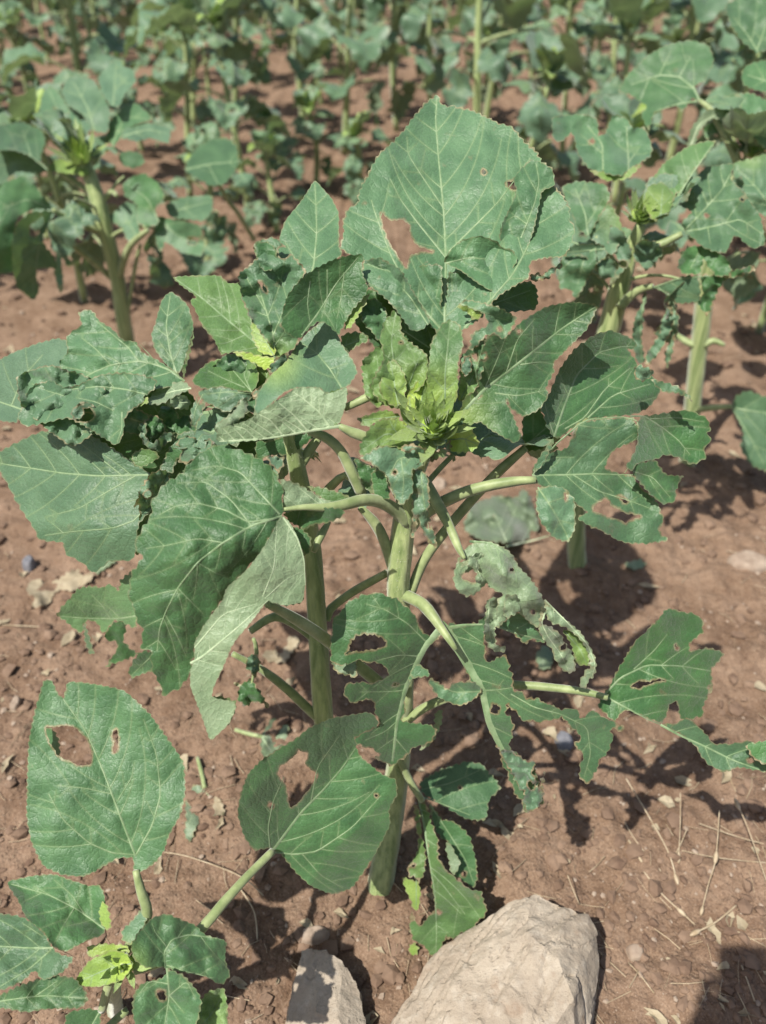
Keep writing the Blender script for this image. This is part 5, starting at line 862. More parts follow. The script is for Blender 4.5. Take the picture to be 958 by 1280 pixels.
# small leaves floating behind on the left neighbour's right: its outer leaf
leaf(LP, 'D4', [(650,600),(665,560),(700,515),(750,488),(800,485),(835,515),(840,570),(825,610),(790,650),(740,655),(690,625)], [(650,600,2.45),(840,560,2.42),(750,655,2.36)], [([(770,650),(735,580),(650,595)],1.),([(655,597),(740,577),(835,570)],2.2)], tone=.25, wr=.006, pet=[(274,230,2.40,5),(285,250,2.46,6),(300,270,2.52,6),(318,300,2.62,6)])

# ================================================================== field plants (built once, copied)
def arc(L, a0, a1, n):
    """profile in the (radial, up) plane"""
    r = z = 0.; out = [(0., 0.)]
    for i in range(n):
        a = a0+(a1-a0)*(i+.5)/n; r += L/n*math.cos(a); z += L/n*math.sin(a); out.append((r, z))
    return np.array(out)
def proc_leaf(seed, L, Wd, lp, pa0, pa1, ba0, ba1, g, rag=0., holes=0, wr=.008, fold=.25, tone=.55, young=0., dry=.3, tooth=.003, twist=0., br=True):
    rs = np.random.RandomState(seed)
    pp = arc(lp, pa0, pa1, 6); n = 16
    ys = np.linspace(0, 1, n); w_ = Wd*.5*np.sin(np.pi*np.clip(ys**.62, 0, 1))**.85
    R_ = [(Wd*.5*0.03, -.01*L)]; 
    right = [(w_[i]*(1+.12*rs.randn()*(rag > 0)), ys[i]*L-.10*L*max(0, 1-ys[i]*5)*(w_[i] > Wd*.1)) for i in range(1, n-1)]
    left = [(-w_[i]*(1+.12*rs.randn()*(rag > 0)), ys[i]*L-.10*L*max(0, 1-ys[i]*5)*(w_[i] > Wd*.1)) for i in range(1, n-1)]
    out = [(0, 0)]+right+[(0, L)]+left[::-1]
    hs = []
    for _ in range(holes):
        cy = rs.uniform(.3, .75)*L; cx = rs.choice([-1, 1])*rs.uniform(.12, .28)*Wd; r = rs.uniform(.05, .10)*Wd
        hs.append([(cx+r*rs.uniform(.6, 1.3)*math.cos(a), cy+r*rs.uniform(.6, 1.5)*math.sin(a)) for a in np.linspace(0, 2*math.pi, 8, endpoint=False)])
    veins = [([(0, .0), (.0, L*.5), (0, L*.97)], .007*L/.18), ([(0, .02*L), (.22*Wd, .25*L), (.33*Wd, .55*L)], .005*L/.18), ([(0, .02*L), (-.22*Wd, .25*L), (-.33*Wd, .55*L)], .005*L/.18)]
    m = 24; bp = arc(L, ba0, ba1, m)+pp[-1]; la = ba0+(ba1-ba0)*np.linspace(0, 1, m+1); ss = np.linspace(0, L, m+1)
    def zmap(P, d):
        s = np.clip(P[:, 1], 0, L); ext = P[:, 1]-s
        r = np.interp(s, ss, bp[:, 0]); z = np.interp(s, ss, bp[:, 1]); a = np.interp(s, ss, la)
        r = r+ext*np.cos(a); z = z+ext*np.sin(a); u = P[:, 0]; f = fold+twist*s/L
        off = d+np.abs(u)*math.sin(fold)+u*twist*s/L
        return np.stack([u*np.cos(fold), r-np.sin(a)*off, z+np.cos(a)*off], 1)
    W, T, at, uv, (VV, VF) = blade_metres(out, hs, veins, zmap, g=g, tooth=tooth, rag=rag, period=.016, wr=wr, wl=.045, quilt=.002, br=(.03 if br else 0), seed=seed, mm=1., flip=True, curl=.0, curlw=.03)
    k = len(W); at.update(young=np.full(k, young), dry=np.full(k, dry), tone=np.full(k, tone))
    P = np.c_[np.zeros(7), pp, np.linspace(.0048, .003, 7)]
    pv, pf = tube_geo(P, 6, 0, .03)
    return (W, T, at, uv+rs.uniform(0, 5, 2)), (VV, VF), (pv, pf)
def blade_metres(out, holes, veins, zmap, g=.01, period=.016, wl=.045, br=0, curlw=.03, tooth=.003, rag=0., **k):
    U = 500.0                                   # plan units per metre, so growth rules behave as on the traced leaves
    zz = lambda P, d: zmap(P/U, d)
    k['mm'] = 1/U
    sc_ = lambda p: (np.asarray(p, float)*U).tolist()
    return blade_geo(sc_(out), [sc_(h) for h in holes], [(sc_(v), wd*U) for v, wd in veins], zz, g=g*U, period=period*U, wl=wl*U, br=br*U, curlw=curlw*U, tooth=tooth*U, rag=rag*U, **k)
def leaf_mesh_set(args, gfine, gcoarse, gfar):
    r = {}
    for key, g in (('fine', gfine), ('coarse', gcoarse), ('far', gfar)):
        (W, T, at, uv), (VV, VF), (pv, pf) = proc_leaf(g=g, br=(key == 'fine'), **args)
        a = bpy.data.meshes.new('leaf'); a.from_pydata(W.tolist(), [], T.tolist()); finish(a, M_LEAF, True, at, uv)
        b = bpy.data.meshes.new('veins'); b.from_pydata(VV.tolist(), [], VF); finish(b, M_VEIN)
        c = bpy.data.meshes.new('petiole'); c.from_pydata(pv.tolist(), [], pf); finish(c, M_STEMB)
        r[key] = (a, b, c, (W, T, at, uv, VV, VF, pv, pf))
    return r
D_ = R
KINDS = {  # high tone pales these leaves: background haze put into their colour
 'low':   [dict(seed=31, L=.17, Wd=.15, lp=.13, pa0=D_(45), pa1=D_(5), ba0=D_(-35), ba1=D_(-85), rag=.009, holes=2, fold=-.3, tone=0.9, dry=.5, wr=.012),
           dict(seed=32, L=.16, Wd=.11, lp=.14, pa0=D_(40), pa1=D_(-10), ba0=D_(-60), ba1=D_(-95), rag=.010, holes=1, fold=-.6, tone=.9, dry=.6, wr=.020),
           dict(seed=33, L=.18, Wd=.16, lp=.12, pa0=D_(35), pa1=D_(15), ba0=D_(-5), ba1=D_(-55), rag=.007, holes=1, fold=.2, tone=0.8, dry=.15, wr=.010)],
 'mid':   [dict(seed=41, L=.19, Wd=.17, lp=.11, pa0=D_(50), pa1=D_(25), ba0=D_(15), ba1=D_(-60), rag=.005, holes=2, fold=.25, tone=0.8, dry=.15, wr=.010),
           dict(seed=42, L=.18, Wd=.15, lp=.10, pa0=D_(55), pa1=D_(30), ba0=D_(0), ba1=D_(-75), rag=.009, holes=2, fold=-.25, tone=0.95, dry=.15, wr=.014),
           dict(seed=43, L=.17, Wd=.13, lp=.10, pa0=D_(60), pa1=D_(20), ba0=D_(-20), ba1=D_(-90), rag=.010, holes=0, fold=-.6, tone=1.0, dry=.15, wr=.018)],
 'top':   [dict(seed=51, L=.15, Wd=.12, lp=.05, pa0=D_(65), pa1=D_(55), ba0=D_(60), ba1=D_(10), rag=.005, holes=0, fold=.35, tone=0.9, dry=.2, wr=.010),
           dict(seed=52, L=.13, Wd=.10, lp=.04, pa0=D_(75), pa1=D_(65), ba0=D_(75), ba1=D_(25), rag=.002, holes=1, fold=.45, tone=1.0, dry=.2, wr=.012, young=.08),
           dict(seed=53, L=.12, Wd=.09, lp=.04, pa0=D_(55), pa1=D_(35), ba0=D_(20), ba1=D_(-50), rag=.003, holes=0, fold=-.2, tone=1.0, dry=.2, wr=.012, young=.1)],
 'tip':   [dict(seed=61, L=.08, Wd=.045, lp=.015, pa0=D_(75), pa1=D_(70), ba0=D_(70), ba1=D_(30), rag=.001, holes=0, fold=.4, tone=.2, dry=.1, wr=.006, young=.8),
           dict(seed=62, L=.07, Wd=.04, lp=.012, pa0=D_(60), pa1=D_(50), ba0=D_(50), ba1=D_(-10), rag=.001, holes=0, fold=.3, tone=.3, dry=.1, wr=.006, young=.6)]}
LM = {k: [leaf_mesh_set(a, .011 if k != 'tip' else .007, .020 if k != 'tip' else .015, .045 if k != 'tip' else .03) for a in v] for k, v in KINDS.items()}
# stem and bud meshes, unit height
def stem_mesh(seed, seg=8):
    rs = np.random.RandomState(seed); P = []
    for t in np.linspace(0, 1, 6): P.append((.05*math.sin(2.2*t+seed)*t, .05*math.sin(1.7*t+2*seed)*t, t, .019*(1-.45*t)))
    v, f = tube_geo(P, seg, .05, .08 if seg > 6 else .3); m = bpy.data.meshes.new('stem'); m.from_pydata(v.tolist(), [], f); finish(m, M_STEM)
    return m, spline(P, .02), (v, f)
SM = [stem_mesh(s) for s in range(4)]; SMC = [stem_mesh(s, 5) for s in range(4)]
_tmp = bud(None, (0, 0, 0), (0, -.2, 1), .038, 3, 8, parts=False, seed=2, young=.85)
BUD_A = _tmp.data; BUD_B = _tmp.children[0].data
for o_ in list(_tmp.children)+[_tmp]: bpy.data.objects.remove(o_)
def recipe(seed, H):
    """leaf list for one plant: kind, variant, matrix (plant space)"""
    rs = np.random.RandomState(seed); si = rs.randint(4); S = SM[si][1]; Ls = []; az = rs.uniform(0, 6.28)
    nlow, nmid, ntop = rs.randint(3, 6), rs.randint(3, 6), rs.randint(5, 8)
    tt = list(np.sort(rs.uniform(.30, .66, nlow)))+list(np.linspace(.58, .86, nmid))+list(np.linspace(.88, .985, ntop))
    kd = ['low']*nlow+['mid']*nmid+['top']*ntop
    for t, k in zip(tt, kd):
        az += 2.4+rs.uniform(-.3, .3); p = S[min(int(t*(len(S)-1)), len(S)-1), :3]*np.array([1, 1, H])
        s = rs.uniform(1.0, 1.6)*(H/.8)**.5
        Ls.append((k, rs.randint(3), Matrix.Translation(p)@Matrix.Rotation(az, 4, 'Z')@Matrix.Rotation(rs.uniform(-.25, .25), 4, 'X')@Matrix.Rotation(rs.uniform(-.3, .3), 4, 'Y')@Matrix.Scale(s, 4)))
    top = S[-1, :3]*np.array([1, 1, H])
    for i in range(6):
        az += 1.05; Ls.append(('tip', i % 2, Matrix.Translation(top-np.array([0, 0, .01]))@Matrix.Rotation(az, 4, 'Z')@Matrix.Scale(rs.uniform(1.1, 1.8), 4)))
    return si, Ls, top
def place(name, me, parent, mat):
    o = bpy.data.objects.new(name, me); C.objects.link(o); o.parent = parent; o.matrix_local = mat; return o
def added_shadow_leaves():  # leaves added behind the crowns to thicken them and their cast shadow
    dress(A, None, [((508,640,.945), 'mid', 0, -55, .95), ((512,625,.935), 'mid', 1, -25, .8), ((507,650,.95), 'mid', 2, 35, .8)])
    dress(B, None, [((380,620,.945), 'mid', 2, 20, .7), ((368,570,.915), 'mid', 1, 75, .8)])
def near_plant(px, py, H, seed, label, lean=(0, 0), rz=None, skip=()):
    p = onground(px, py); e = empty('sunflower_plant', p, label, 'sunflower', 'sunflowers in the field')
    si, Ls, top = recipe(seed, H); e.rotation_euler = (lean[0], lean[1], 0)
    place('stem', SM[si][0], e, Matrix.Diagonal((1, 1, H, 1)))
    for k, v, M in Ls:
        if k in skip: continue
        a, b, c, _ = LM[k][v]['fine']; l = place('leaf', a, e, M); place('veins', b, l, Matrix()); place('petiole', c, l, Matrix())
    bo = place('flower_bud', BUD_A, e, Matrix.Translation(top)); place('bracts', BUD_B, bo, Matrix())
    return e
def dress(plant, pts, items):
    """further leaves of a traced plant: node on the stem (photo px, depth), kind, variant, bearing, size"""
    base = np.array(plant.location)
    for (px, py, z), k, v, azd, s_ in items:
        p = unproj(px, py, z)-base; M = Matrix.Translation(p)@Matrix.Rotation(R(azd), 4, 'Z')@Matrix.Scale(s_, 4)
        a, b, c, _ = LM[k][v]['fine']; l = place('leaf', a, plant, M); place('veins', b, l, Matrix()); place('petiole', c, l, Matrix())
added_shadow_leaves()
dress(LP, None, [((120,235,2.23), 'mid', 0, 20, 1.2), ((125,262,2.25), 'mid', 1, -60, 1.2), ((116,225,2.22), 'top', 0, 60, 1.2), ((135,300,2.29), 'low', 1, -100, 1.2), ((128,270,2.26), 'mid', 2, 150, 1.1), ((142,330,2.33), 'low', 0, 40, 1.1), ((108,205,2.21), 'top', 2, -40, 1.), ((108,206,2.21), 'top', 1, 110, 1.1)])
dress(RP, None, [((778,340,1.42), 'mid', 1, -40, .8), ((788,315,1.41), 'top', 2, 30, .8), ((776,355,1.43), 'low', 1, -120, .8), ((782,330,1.42), 'mid', 2, 60, .8), ((790,300,1.40), 'top', 0, -75, .8), ((770,380,1.46), 'low', 1, 20, .8)])
dress(R2, None, [((890,320,1.83), 'mid', 2, 20, 1.1), ((897,295,1.8), 'mid', 1, -30, 1.1), ((915,240,1.74), 'mid', 0, -100, 1.), ((925,215,1.72), 'top', 1, 60, 1.1), ((930,205,1.715), 'top', 0, 150, 1.), ((884,345,1.86), 'low', 1, -60, 1.)])
spots = [
 (150, 70, .72, 71, 'sunflower in the crowded top left, right of the leaning-stemmed one at the edge'),
 (275, 75, .60, 74, 'sunflower at the top between the tall thin one and the straight-stemmed one'),
 (360, 60, .66, 77, 'sunflower at the top edge right of the straight-stemmed one'),
 (655, 62, .74, 80, 'sunflower at the top edge left of the pale-stemmed one'),
 (805, 80, .78, 83, 'sunflower at the top edge right of the pair with pale stems'),
 (560, 60, .70, 86, 'sunflower at the top edge straight above the broad upright leaf'),
 (238, 246, .80, 2, 'tall thin sunflower behind the upper-left one, head at the very top of the photo'),
 (312, 270, .86, 5, 'slim straight-stemmed sunflower left of the broad upright leaf, rising past the top edge'),
 (346, 290, .36, 8, 'short sunflower with a small yellow-green crown, left of the broad upright leaf'),
 (447, 250, .34, 11, 'low leafy sunflower just behind the tip of the broad upright leaf, on its left'),
 (402, 132, .36, 14, 'small sunflower with a bright crown standing alone in bare soil beyond the upright leaf'),
 (700, 214, .92, 17, 'sunflower with a pale straight stem right of the broad upright leaf, at the top'),
 (747, 152, .74, 20, 'sunflower one row behind the pale-stemmed one at the top, slightly to its right'),
 (606, 150, .55, 23, 'leafy sunflower behind the tip of the broad upright leaf, on its right, bud in view'),
 (530, 112, .52, 26, 'leafy sunflower straight beyond the tip of the broad upright leaf'),
 (921, 120, .60, 29, 'sunflower near the top right corner, its pale stem short'),
 (876, 50, .62, 32, 'sunflower beyond the arching leaves at the upper right, by the top edge'),
 (96, 96, .66, 35, 'sunflower behind the yellow-budded one at the upper left, closest behind it'),
 (42, 155, .62, 38, 'sunflower by the left edge at the top, its leaning stem half hidden'),
 (262, 345, .44, 41, 'low wilted sunflower between the upper-left plant and the pointed pale leaf'),
 (660, 118, .40, 44, 'short sunflower between the broad leaf tip and the pale-stemmed plant'),
 (470, 62, .5, 47, 'sunflower at the top middle edge, left of the leafy one beyond the leaf tip'),
 (205, 120, .42, 50, 'low sunflower in the second row beyond the upper-left plant'),
 (60, 300, .42, 56, 'low sunflower half hidden behind the drooping leaves of the upper-left plant'),
 (395, 235, .40, 59, 'small sunflower standing between the two low ones left of the upright leaf tip'),
 (178, 190, .50, 62, 'wilted sunflower behind the right-hand leaves of the upper-left plant'),
 (20, 235, .55, 65, 'sunflower at the left edge behind the drooping leaves of the upper-left plant'),
 (830, 135, .45, 53, 'low sunflower behind the large arching leaf at the upper right'),
]
occ = []
for px, py, H, sd, lab in spots:
    near_plant(px, py, H, sd, lab, lean=(R(random.uniform(-4, 4)), R(random.uniform(-4, 4)))); occ.append(onground(px, py))
# ---- the rows beyond: whole plants, one mesh each, copied
def far_mesh(seed, lod='coarse'):
    H = .8; si, Ls, top = recipe(seed, H); V = []; Fc = []; mi = []; at = {k: [] for k in ('young', 'dry', 'tone', 'edge', 'vd', 'hole')}; uv = []
    def add(v, f, m, M, a=None, u=None):
        k = len(V); v = np.asarray(v); Mx = np.array(M); v = v@Mx[:3, :3].T+Mx[:3, 3]
        V.extend(v.tolist()); Fc.extend([tuple(int(i)+k for i in q) for q in f]); mi.extend([m]*len(f))
        for kk in at: at[kk].extend(list(a[kk]) if a else [50.]*len(v))
        uv.extend(u.tolist() if u is not None else [(0, 0)]*len(v))
    v, f = SMC[si][2]; add(v, f, 1, Matrix.Diagonal((1, 1, H, 1)))
    for k, vv, M in Ls:
        W, T, a, u, VV, VF, pv, pf = LM[k][vv][lod][3]
        add(W, T, 0, M, a, u)
        if lod == 'coarse': add(pv, pf, 2, M)
    me = bpy.data.meshes.new('sunflower_plant'); me.from_pydata(V, [], Fc); finish(me, [M_LEAF, M_STEM, M_STEMB], True, at, np.array(uv)); me.polygons.foreach_set('material_index', mi); me.update()
    return me
FAR = [far_mesh(s) for s in (201, 202, 203, 204, 205, 206)]
rs = np.random.RandomState(77); cand = []
for i, y in enumerate(np.concatenate([np.arange(2.8, 8, .80), np.arange(8.4, 24, .85)])):
    x = -(.56*y+1.2)
    while x < .56*y+1.2:
        cand.append((x+rs.uniform(-.12, .12), y+rs.uniform(-.18, .18)-.12*x)); x += rs.uniform(.5, .9) if y < 8 else rs.uniform(.5, .85)
cand = [c for c in cand if c[1] > 2.6 and all((c[0]-o.x)**2+(c[1]-o.y)**2 > .16 for o in occ) and rs.rand() > .12]
def gap(c):                                    # bare earth left open where the photo shows it
    return (-1.0 < c[0] < .05 and c[1] < 3.3) or (.25 < c[0] < .75 and c[1] < 3.1)
cand = sorted([c for c in cand if not gap(c)], key=lambda c: c[1])
lab_far = 'blurred sunflower among the crowded rows at the far end of the field'
named = 0
for j, (x, y) in enumerate(cand[:250]):
    o = bpy.data.objects.new('sunflower_plant', FAR[j % 6]); C.objects.link(o)
    o.location = (x, y, gh(x, y)); s = rs.uniform(.9, 1.4) if y > 3.6 else rs.uniform(.75, 1.1); o.scale = (s*1.05, s*1.05, s); o.rotation_euler = (R(rs.uniform(-6, 6)), R(rs.uniform(-6, 6)), rs.uniform(0, 6.28))
    tag(o, lab_far, 'sunflower', 'far sunflowers in rows')
V = []; Fc = []; at = {k: [] for k in ('young', 'dry', 'tone', 'edge', 'vd')}; mi = []; UVs = []
src = []
for me in [far_mesh(s, 'far') for s in (211, 212, 213)]:
    src.append((np.array([v.co[:] for v in me.vertices]), [tuple(p.vertices) for p in me.polygons], [p.material_index for p in me.polygons]))
for (x, y) in cand[250:]:
    v, f, m = src[rs.randint(3)]; a = rs.uniform(0, 6.28); s = rs.uniform(.9, 1.3); k = len(V)
    q = v*s; q = np.stack([q[:, 0]*math.cos(a)-q[:, 1]*math.sin(a)+x, q[:, 0]*math.sin(a)+q[:, 1]*math.cos(a)+y, q[:, 2]+gh(x, y)], 1)
    V.extend(q.tolist()); Fc.extend([tuple(i+k for i in t) for t in f]); mi.extend(m)
if V:
    n = len(V); me = bpy.data.meshes.new('far_sunflowers'); me.from_pydata(V, [], Fc)
    finish(me, [M_LEAF, M_STEM, M_STEMB], True, dict(young=[.06]*n, dry=[.2]*n, tone=[.6]*n, edge=[9.]*n, vd=[9.]*n, hole=[50.]*n), np.array(V)[:, :2]); me.polygons.foreach_set('material_index', mi); me.update()
    link('far_sunflowers', me, None, 'stuff', 'mass of distant sunflowers filling the field beyond the rows', 'sunflowers')

# ================================================================== stones
def rock(name, outline, hgt, planes, label, mat, group=None, seed=1, rough=.006, cat='stone', na=96, nr=34, strata=0., sink=.02):
    """outline: ground points; planes: (nx, ny, offset) bevels cut into the top, in metres of height per metre"""
    Pn = np.array([(p.x, p.y) for p in outline]); c = Pn.mean(0); Q = resample(chaikin(Pn-c, True, 1), .01); ang = np.arctan2(Q[:, 1], Q[:, 0]); rad = np.linalg.norm(Q, axis=1)
    o_ = np.argsort(ang); ang, rad = ang[o_], rad[o_]; th = np.linspace(-math.pi, math.pi, na, endpoint=False)
    rr = np.interp(th, ang, rad, period=2*math.pi); V = []; Fc = []
    for i in range(nr+1):
        t = i/nr; tt = t**.8
        r = rr*tt; x = r*np.cos(th); y = r*np.sin(th)
        e = (1-t**7)**.6
        h = np.full(na, hgt)
        for a, b, k in planes: h = np.minimum(h, k+a*x+b*y)
        h = h*e+rough*fbm(x*16, y*16, seed, 4)*(.3+e)+rough*.35*fbm(x*70, y*70, seed+2, 3)
        if strata: h = h-strata*np.clip(fbm((x*.8+y*.55)*26, (x*.55-y*.8)*5, seed+4, 3)-.1, 0, 1)
        z = np.maximum(h, -.03*t)-sink*t**6
        jit = 1+.03*perlin(th*3, z*30, seed)*t
        V += [(float(c[0]+x[k]*jit[k]), float(c[1]+y[k]*jit[k]), float(z[k])) for k in range(na)]
    for i in range(nr):
        for k in range(na): Fc.append((i*na+k, (i+1)*na+k, (i+1)*na+(k+1) % na, i*na+(k+1) % na))
    V = np.array(V); base = gh(*c); V[:, 2] += base
    e = bpy.data.meshes.new(name); e.from_pydata((V-np.array([c[0], c[1], base])).tolist(), [], Fc); finish(e, mat)
    e.polygons.foreach_set('use_smooth', [False]*len(e.polygons) if na < 30 else [True]*len(e.polygons))
    o = link(name, e, None, None, label, cat, group); o.location = (c[0], c[1], base); return o
def G(crop, pts, dh=0.): return [gp(*p, dh) for p in cvt(crop, pts)]
import bmesh
def hull_rock(name, crop, pts, label, mat, seed=1, rough=.0035, strata=.004, cuts=6, flare=1.04):
    """angular stone: convex hull of points given as photo px + height, a footprint below them, then broken, stratified faces"""
    x0, y0, s_ = CR[crop]; T = [gp(x/s_+x0, y/s_+y0, h) for x, y, h in pts]; c = sum(T, Vector())/len(T); c.z = 0
    bm = bmesh.new()
    for p in T:
        bm.verts.new((p.x-c.x, p.y-c.y, p.z)); bm.verts.new(((p.x-c.x)*flare, (p.y-c.y)*flare, -.03))
    r = bmesh.ops.convex_hull(bm, input=bm.verts)
    bmesh.ops.delete(bm, geom=[v for v in bm.verts if not v.link_faces], context='VERTS')
    bmesh.ops.triangulate(bm, faces=bm.faces)
    for _ in range(cuts):
        le = [e for e in bm.edges if e.calc_length() > .0055]
        if not le: break
        bmesh.ops.subdivide_edges(bm, edges=le, cuts=1); bmesh.ops.triangulate(bm, faces=[f for f in bm.faces if len(f.verts) > 4])
    bm.normal_update(); co = np.array([v.co[:] for v in bm.verts]); no = np.array([v.normal[:] for v in bm.verts])
    x, y, z = co.T; u = x*.75+y*.66-z*.25; w_ = x*.66-y*.75+z*.5
    d = rough*(fbm(x*11+z*5, y*11-z*7, seed, 4)*.8+.5*np.round(fbm(x*19+z*9, y*19-z*9, seed+6, 2)*2.5)/2.5+.4*fbm(x*60+z*50, y*60-z*40, seed+2, 3))
    d = d-strata*np.clip(np.abs(fbm(w_*22+z*8, u*3.5, seed+4, 3))*-3.2+1, 0, 1)**2
    d = d+.006*np.round(fbm(w_*9, u*3+z*6, seed+9, 2)*3)/3
    co = co+no*d[:, None]
    for v, q in zip(bm.verts, co): v.co = q
    me = bpy.data.meshes.new(name); bm.to_mesh(me); bm.free(); finish(me, mat); me.set_sharp_from_angle(angle=R(24))
    o = link(name, me, None, None, label, 'stone'); o.location = (c.x, c.y, gh(c.x, c.y)); return o
hull_rock('stone', 'D3', [(640,112,.085),(705,84,.10),(728,86,.10),(800,112,.095),(860,142,.085),(884,190,.075),(892,290,.06),(872,420,.05),(830,560,.05),(592,150,.07),(520,200,.055),(432,262,.045),(382,368,.04),(322,436,.035),(300,560,.03),(690,180,.118),(780,262,.118),(820,370,.11),(600,420,.09),(640,640,.07)],
          'large pale angular limestone lying under the plant at the bottom edge', M_ROCK, 3, flare=1.06)
hull_rock('stone', 'D3', [(80,232,.055),(108,216,.065),(150,222,.068),(195,258,.062),(215,300,.05),(240,345,.045),(250,420,.04),(240,520,.04),(72,300,.045),(45,385,.04),(30,470,.035),(60,560,.03),(120,400,.062),(180,420,.062)],
          'smaller grey-white angular stone left of the large one at the bottom edge', M_ROCK, 5, rough=.003, strata=.003)
rock('stone', G('D3', [(50,200),(80,175),(140,165),(170,185),(150,215),(110,225),(60,225)]), .02, [(.3,.2,.022)], 'flat dusty stone half buried in shade behind the small grey-white stone', M_PEBBLE, seed=6, na=40, nr=12, rough=.003)
rock('pebble', G('D8', [(425,975),(440,960),(480,958),(505,970),(500,1010),(480,1040),(440,1025)]), .010, [(.2,.1,.011)], 'flat yellowish pebble on bare soil right of the large limestone', M_PEBBLE, seed=7, na=28, nr=8, rough=.001, cat='pebble')
rock('pebble', G('E5', [(120,50),(160,0),(190,0),(205,30),(185,70),(145,75)]), .022, [], 'bluish grey pebble lying at the left edge below the leaf cluster', M_BLUE, seed=8, na=28, nr=8, rough=.002, cat='pebble')
rock('pebble', G('E5', [(45,830),(90,740),(120,745),(120,800),(85,835)]), .014, [], 'pale flat pebble at the left edge above the upright heart-shaped leaf', M_PEBBLE, seed=9, na=24, nr=8, rough=.002, cat='pebble')
rock('pebble', G('P', [(690,925),(700,915),(716,922),(718,938),(700,942)]), .014, [], 'grey pebble in the shade left of the torn hanging leaf tips', M_BLUE, seed=10, na=24, nr=8, rough=.002, cat='pebble')
rock('pebble', G('P', [(905,700),(930,692),(958,700),(968,715),(940,722),(912,714)]), .016, [], 'broad flat pale stone lying at the right edge on the soil', M_PEBBLE, seed=11, na=32, nr=8, rough=.002)
rock('pebble', G('P', [(535,605),(548,597),(560,603),(558,614),(540,615)]), .014, [], 'pale pebble on the soil just below the green bud', M_PEBBLE, seed=12, na=24, nr=8, rough=.002, cat='pebble')
# ================================================================== stuff on the soil
IC = np.array([(0, 0, 1), (.894, 0, .447), (.276, .851, .447), (-.724, .526, .447), (-.724, -.526, .447), (.276, -.851, .447), (.724, .526, -.447), (-.276, .851, -.447), (-.894, 0, -.447), (-.276, -.851, -.447), (.724, -.526, -.447), (0, 0, -1)])
IF = [(0,1,2),(0,2,3),(0,3,4),(0,4,5),(0,5,1),(1,6,2),(2,7,3),(3,8,4),(4,9,5),(5,10,1),(6,7,2),(7,8,3),(8,9,4),(9,10,5),(10,6,1),(11,7,6),(11,8,7),(11,9,8),(11,10,9),(11,6,10)]
def scatter(name, n, smin, smax, mat, seed, label, flat=.65, ymax=4.2):
    rs = np.random.RandomState(seed); u = rs.rand(n); y = .34*(ymax/.34)**u; x = rs.uniform(-1, 1, n)*(.42+.62*y*1.05)*.92
    s = smin*(smax/smin)**(rs.rand(n)**2.6); s = s*(.8+.25*y)
    cl = perlin(x*5, y*5, seed); k = cl > -.35+rs.uniform(-.3, .3, n); x, y, s = x[k], y[k], s[k]; n = len(x); z = gheight(x, y)
    V = (IC[None]*(1+.3*rs.uniform(-1, 1, (n, 12, 1))))*np.stack([s, s*rs.uniform(.6, 1, n), s*flat*rs.uniform(.6, 1.1, n)], 1)[:, None]
    a = rs.uniform(0, 6.28, n); ca, sa = np.cos(a)[:, None], np.sin(a)[:, None]
    V = np.stack([V[..., 0]*ca-V[..., 1]*sa+x[:, None], V[..., 0]*sa+V[..., 1]*ca+y[:, None], V[..., 2]+z[:, None]+s[:, None]*.15], 2)
    Fc = (np.array(IF)[None]+12*np.arange(n)[:, None, None]).reshape(-1, 3)
    mesh_obj(name, V.reshape(-1, 3), Fc.tolist(), mat, None, smooth=False, kind='stuff', label=label, cat='soil crumbs' if 'crumb' in name else 'gravel')
scatter('soil_crumbs', 19000, .0012, .017, M_CRUMB, 5, 'loose crumbs and clods of reddish soil strewn over the field')
scatter('gravel', 5000, .0011, .0075, M_PEBBLE, 6, 'pale grit and tiny stones strewn over the soil', .6)
def straws(n, seed):
    rs = np.random.RandomState(seed); V = []; Fc = []
    for _ in range(n):
        y = .36*(3.2/.36)**rs.rand(); x = rs.uniform(-1, 1)*(.4+.55*y); L = rs.uniform(.012, .06); a = rs.uniform(0, 3.14); w_ = rs.uniform(.0003, .0008)
        d = np.array([math.cos(a), math.sin(a)]); p0 = np.array([x, y]); k = len(V); q = np.array([-d[1], d[0]])*w_
        for t in (-.5, 0, .5):
            c = p0+d*L*t+q*3*(t == 0)*rs.randn(); h = gh(*c)+.0025+.004*rs.rand(); V += [(c[0]-q[0], c[1]-q[1], h), (c[0]+q[0], c[1]+q[1], h), (c[0], c[1], h+w_*1.5)]
        for i in (0, 3):
            for j in range(3): Fc.append((k+i+j, k+i+(j+1) % 3, k+i+3+(j+1) % 3, k+i+3+j))
    mesh_obj('straw_litter', np.array(V), Fc, M_STRAW, None, smooth=False, kind='stuff', label='bits of dry straw littering the soil between the plants', cat='straw')
straws(620, 8)
def leaf_litter(n, seed):
    rs = np.random.RandomState(seed); V = []; Fc = []
    for _ in range(n):
        y = .40*(4.0/.40)**rs.rand(); x = rs.uniform(-1, 1)*(.4+.55*y); s_ = rs.uniform(.004, .017)*(.7+.3*y); a0 = rs.uniform(0, 6.28); k = len(V); z0 = gh(x, y)+.003
        m = 7; cz = rs.uniform(.2, .9)*s_; V.append((x, y, z0))
        for i in range(m):
            a = a0+6.283*i/m; r = s_*rs.uniform(.5, 1.3)*(1.6 if i in (0, 3) else .8); V.append((x+r*math.cos(a), y+r*math.sin(a), z0+cz*abs(math.sin(a-a0))*rs.uniform(.4, 1.4)))
        Fc += [(k, k+1+i, k+1+(i+1) % m) for i in range(m)]
    mesh_obj('leaf_litter', np.array(V), Fc, M_DRY, None, smooth=False, kind='stuff', label='small curled scraps of dead leaf scattered over the soil', cat='leaf litter')
leaf_litter(260, 14)
